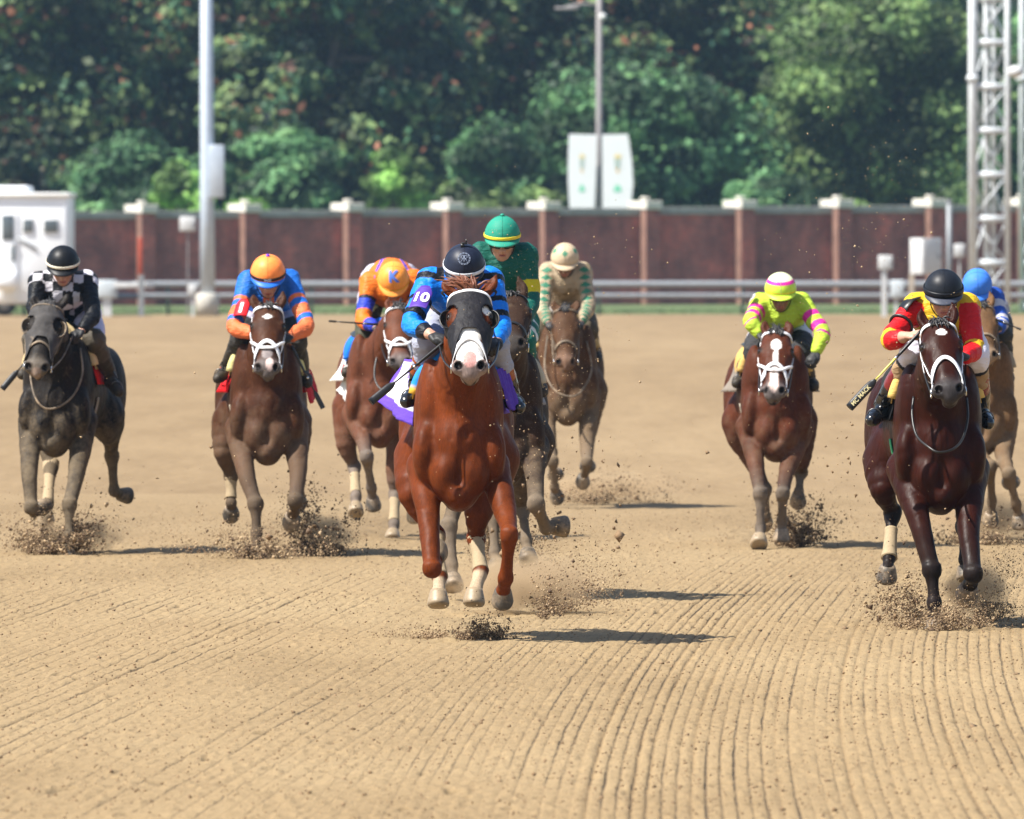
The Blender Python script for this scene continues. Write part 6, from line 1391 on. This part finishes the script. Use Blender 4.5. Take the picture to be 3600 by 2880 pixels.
op_ = empty('marker_pole', (xat(492, 431), 431, 0), 'orange painted marker post on a white stub left of the tall pole', 'post'); V, F = box(((xat(492, 431)), 431, (zat(835, 431) + zat(965, 431)) / 2), (.13, .10, zat(835, 431) - zat(965, 431)), None, .01); mesh_obj('panel', V, F, simple('orange_paint', (.38, .055, .022), .6, .1, .1, 5), op_)
V, F = box((xat(497, 431), 431, zat(965, 431) / 2 - .01), (.16, .14, zat(965, 431) - .01)); mesh_obj('stub', V, F, M_GALV, op_, smooth=False)
V, F = box((xat(470, 431), 431 + .2, zat(1003, 431)), (1.2, .08, .16), None, .01); mesh_obj('arm', V, F, M_WPAINT, op_)
# horse trailer at the left edge
DT = 436.0; s_ = FPX / DT; tr = empty('horse_trailer', (xat(60, DT), DT + 2, 0), 'tall white horse trailer parked at the left edge', 'trailer')
M_VAN = simple('van_white', (.88, .90, .92), .35, .04, .05, 2); M_VWIN = simple('van_glass', (.10, .12, .13), .15, .3, .02, 2); M_RUB = simple('rubber', (.03, .03, .03), .8, .2, .2, 10)
V, F = box((xat(58, DT), DT + 3.2, (zat(1070, DT) + zat(688, DT)) / 2), ((240 + 124) / s_, 6.4, zat(688, DT) - zat(1070, DT)), None, .12); mesh_obj('body', V, F, M_VAN, tr)
V, F = box((xat(58, DT), DT + 3.2, zat(686, DT)), ((248 + 130) / s_, 6.6, .14), None, .05); mesh_obj('roof', V, F, simple('van_roof', (.78, .78, .76), .5, .04, .05, 2), tr)
V, F = box((xat(-30, DT), DT + 3.2, zat(684, DT) + .16), (2.2, 5.0, .22), None, .06); mesh_obj('roof_pod', V, F, M_VAN, tr)
for a, b, c, d in ((82, 772, 114, 815), (155, 774, 202, 816)):
    f = mesh_obj('window', *box(W((a + c) / 2, (b + d) / 2, DT - .015), ((c - a) / s_ + .06, .05, (d - b) / s_ + .06), None, .02), M_WPAINT, tr); mesh_obj('pane', *box(W((a + c) / 2, (b + d) / 2, DT - .05), ((c - a) / s_, .03, (d - b) / s_), None, .01), M_VWIN, f)
dr = mesh_obj('door', *box(W(28, 900, DT - .02), (.62, .06, 2.65), None, .02), M_VAN, tr); mesh_obj('pane', *box(W(27, 800, DT - .07), (.36, .03, .75), None, .01), M_VWIN, dr); mesh_obj('vent', *box(W(46, 893, DT - .07), (.12, .03, .46), None, .01), M_VWIN, dr); mesh_obj('handle', *box(W(50, 860, DT - .08), (.05, .05, .2)), M_GALV, dr)
mesh_obj('brace', *box(W(92, 855, DT - .03), (.75, .05, .07), np.array([[.85, 0, .52], [0, 1, 0], [-.52, 0, .85]])), M_GALV, tr)
mesh_obj('fender', *box(W(20, 985, DT - .35), (.80, .5, .60), None, .18), M_VAN, tr)
for x in (15, 190):
    w_ = mesh_obj('wheel', *lathe([(.001, -.12), (.30, -.12), (.36, -.08), (.36, .08), (.30, .12), (.001, .12)], (xat(x, DT), DT + .25, .34), (0, 1, 0), 24), M_RUB, tr); mesh_obj('rim', *lathe([(.001, -.01), (.17, -.01), (.18, .02), (.001, .03)], (xat(x, DT), DT + .10, .34), (0, 1, 0), 18), M_GALV, w_)
mesh_obj('skirt', *box(W(95, 1062, DT + .3), (1.4, .2, .18)), M_RUB, tr, smooth=False)
print('setting', round(time.time() - T0, 1))

# ------------------------------------------------------------------ trees
def leaf_mat(name):
    t = NT(name); a = t.n('ShaderNodeAttribute', attribute_name='Col'); t.set(Base_Color=a.outputs[0], Roughness=.6); t.b.inputs['Specular IOR Level'].default_value = .25
    tr_ = t.n('ShaderNodeBsdfTranslucent'); t.l(a.outputs[0], tr_.inputs[0]); mx = t.n('ShaderNodeMixShader'); mx.inputs[0].default_value = .22; t.l(t.b.outputs[0], mx.inputs[1]); t.l(tr_.outputs[0], mx.inputs[2]); t.l(mx.outputs[0], t.o.inputs[0]); return t.m
M_LEAF = leaf_mat('foliage'); M_BARK = simple('bark', (.13, .10, .075), .9, .3, .6, 6)
PAL = dict(magnolia=[(.010, .032, .022), (.022, .054, .026), (.075, .108, .040), (.15, .062, .034)], green=[(.034, .082, .036), (.054, .118, .048), (.085, .160, .062)], bright=[(.10, .20, .05), (.15, .27, .065), (.20, .34, .09)], olive=[(.048, .086, .030), (.074, .118, .038), (.105, .150, .048)], dark=[(.02, .045, .028), (.03, .06, .035)])
def tree(px, top, D, half, kind, label, base_py=None, n=16000, leaf=.17, seed=0, low=.10, group='trees behind the brick wall', nb=34, trunk=True, name='broadleaf_tree', cols=None):
    rg = np.random.default_rng(seed + 100); x = xat(px, D); H_ = zat(top, D); R_ = half / FPX * D; root = empty(name, (x, D, 0), label, 'tree', group)
    z0 = H_ * low; cen = np.array([x, D, (H_ + z0) / 2]); rad = np.array([R_, R_ * .9, (H_ - z0) / 2])
    # boughs: clumps spread through the crown
    B = []; 
    while len(B) < nb:
        v = rg.uniform(-1, 1, 3)
        if np.linalg.norm(v) < 1 and np.linalg.norm(v) > .35: B.append(v * (1 if v[2] < .3 else (1 - .25 * (v[2] - .3))))
    B = np.array(B); bc = cen + B * rad * .86; br = rg.uniform(.12, .40, nb) * min(R_, (H_ - z0) / 2) * 1.25
    limbs = []; top_t = np.array([x, D, H_ * .80]); f0 = np.array([x, D, -.05]); limbs.append(tube(catmull([f0, (f0 + top_t) / 2 + rg.normal(0, .12, 3), top_t], 5), np.linspace(.035 * H_, .06, 11), 9))
    for b in bc[:16]:
        st = f0 + (top_t - f0) * rg.uniform(.25, .75); limbs.append(tube(catmull([st, (st + b) / 2 + np.array([0, 0, .25]), b], 3), np.linspace(.011 * H_, .03, 7), 6))
    V, F = merge(limbs); mesh_obj('trunk', V, F, M_BARK, root)
    k = rg.integers(0, nb, n); d = rg.normal(size=(n, 3)); d /= np.linalg.norm(d, axis=1)[:, None]; r = rg.random(n) ** .33; off = d * r[:, None] * br[k][:, None] * [1.15, 1.15, .8]; C = bc[k] + off
    C += (noise3(C, .7, seed)[:, None] - .5) * .5 * d
    nrm_ = d + rg.normal(0, .55, (n, 3)) + [0, 0, .35]; nrm_ /= np.linalg.norm(nrm_, axis=1)[:, None]; a = np.cross(nrm_, rg.normal(size=(n, 3))); a /= np.linalg.norm(a, axis=1)[:, None]; b = np.cross(nrm_, a)
    s1 = (leaf * rg.uniform(.6, 1.4, n))[:, None]; s2 = s1 * rg.uniform(.4, .7, (n, 1)); Vq = np.stack([C - a * s1, C - b * s2, C + a * s1, C + b * s2], 1)
    pal = np.array(cols or PAL[kind]); hue = noise3(C, 1.1, seed + 3); hu2 = noise3(C, .35, seed + 4); idx = np.clip(((hue * .6 + hu2 * .5 + rg.normal(0, .10, n)) * len(pal) * .9).astype(int), 0, len(pal) - 1)
    if kind == 'magnolia':
        idx = np.minimum(idx, 2); pt = noise3(C, .55, seed + 9); idx = np.where((pt > .66) & (rg.random(n) < .42), 3, idx)
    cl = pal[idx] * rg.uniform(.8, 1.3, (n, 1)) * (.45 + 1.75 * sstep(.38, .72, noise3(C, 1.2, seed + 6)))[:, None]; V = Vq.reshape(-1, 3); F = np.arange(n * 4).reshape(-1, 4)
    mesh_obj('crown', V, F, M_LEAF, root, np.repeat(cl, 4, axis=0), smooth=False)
T_ = [  # px, top, D, half width, kind, label ...
 (60, -420, 590, 480, 'magnolia', 'dark rusty leaved tree behind the white trailer', 26000, .20), (640, -460, 600, 460, 'magnolia', 'dark rusty leaved tree behind the tall pale pole', 26000, .20),
 (1180, -420, 592, 430, 'magnolia', 'dark rusty leaved tree above the orange helmeted rider with letter K', 26000, .20), (1700, -450, 600, 440, 'magnolia', 'dark tree high above the green helmeted rider', 24000, .20),
 (2300, -380, 606, 430, 'magnolia', 'reddish topped tree behind the thin pole with banners', 24000, .20), (2700, -330, 612, 330, 'magnolia', 'red brown tinged tree between the rounded tree and the tall olive tree', 18000, .20),
 (2250, 140, 570, 430, 'green', 'broad rounded blue green tree around the white banners', 30000, .15), (1800, 360, 566, 250, 'green', 'lower green tree left of the banners', 14000, .15),
 (3080, -260, 575, 430, 'olive', 'tall olive green tree left of the lattice tower', 34000, .15), (3640, -120, 585, 330, 'green', 'green tree behind the lattice towers', 18000, .16),
 (520, 400, 562, 300, 'green', 'low mixed green tree left of the tall pale pole', 14000, .14), (980, 380, 562, 240, 'green', 'low soft green tree right of the tall pale pole', 12000, .14),
 (1385, 470, 556, 150, 'bright', 'small light green tree above the wall left of centre', 11000, .12), (640, 480, 557, 130, 'bright', 'small yellow green tree just behind the tall pole', 7000, .12),
 (880, 655, 553, 110, 'bright', 'little round yellow green bush peeping over the wall', 5000, .11), (1650, 560, 556, 190, 'olive', 'low olive bush behind the wall above the green helmet', 9000, .13),
 (1560, 660, 553, 80, 'bright', 'tiny bright green shrub right of the small light tree', 3500, .10), (1890, 600, 556, 120, 'olive', 'low olive shrub left of the white banners', 6000, .12),
 (2700, 560, 560, 230, 'green', 'low bushy green tree above the wall near the fluorescent rider', 12000, .14), (2960, 600, 558, 130, 'olive', 'low olive shrub below the tall olive tree', 6000, .12),
 (150, 470, 566, 230, 'magnolia', 'low dark rusty bush above the trailer roof', 10000, .16), (1050, 600, 560, 160, 'green', 'low dark green bush right of the round yellow green bush', 7000, .13), (3380, 600, 562, 170, 'olive', 'low shrub behind the large white cabinet', 7000, .13)]
for i, t_ in enumerate(T_):
    px_, top_, D_, hw_, kd, lb, n_, lf = t_; tree(px_, top_, D_, hw_, kd, lb, n=n_, leaf=lf * 1.25, seed=i * 7, low=.04 if top_ > 300 else .07, nb=30 if n_ < 15000 else 60, name='shrub' if top_ > 540 else 'broadleaf_tree')
# the wood behind, one mass
rg = np.random.default_rng(77); n = 60000; C = np.stack([rg.uniform(-34, 40, n), rg.uniform(618, 650, n), rg.uniform(0, 16, n)], 1); C[:, 2] *= .72 + .5 * noise3(C * [1, 0, 0] + [0, 0, 1], 4, 2); C[:, 1] += 6 * noise3(C, 3, 5)
d = rg.normal(size=(n, 3)); d /= np.linalg.norm(d, axis=1)[:, None]; a = np.cross(d, rg.normal(size=(n, 3))); a /= np.linalg.norm(a, axis=1)[:, None]; b = np.cross(d, a); s1 = rg.uniform(.25, .5, (n, 1)); Vq = np.stack([C - a * s1, C - b * s1 * .6, C + a * s1, C + b * s1 * .6], 1).reshape(-1, 3)
cl = np.array(PAL['dark'])[rg.integers(0, 2, n)] * rg.uniform(.7, 1.4, (n, 1)); o = mesh_obj('woodland', Vq, np.arange(n * 4).reshape(-1, 4), M_LEAF, None, np.repeat(cl, 4, axis=0), smooth=False); tag(o, 'dark mass of woodland behind the separate trees', 'woods', kind='stuff')
# ------------------------------------------------------------------ air
def haze():
    V, F = box((0, 330, 14), (420, 760, 30)); me = bpy.data.meshes.new('haze'); me.from_pydata([tuple(v) for v in V], [], F); o = bpy.data.objects.new('haze', me); COL.objects.link(o)
    m = bpy.data.materials.new('haze_air'); m.use_nodes = True; t = m.node_tree; t.nodes.clear(); out = t.nodes.new('ShaderNodeOutputMaterial'); v = t.nodes.new('ShaderNodeVolumePrincipled'); v.inputs['Color'].default_value = (.42, .68, 1.0, 1); v.inputs['Density'].default_value = HAZE; v.inputs['Anisotropy'].default_value = .2
    t.links.new(v.outputs[0], out.inputs['Volume']); me.materials.append(m); o['kind'] = 'stuff'; o['label'] = 'thin bluish summer haze over the far side of the track'; o['category'] = 'haze'
HAZE = .00008
haze()
print('done', round(time.time() - T0, 1))
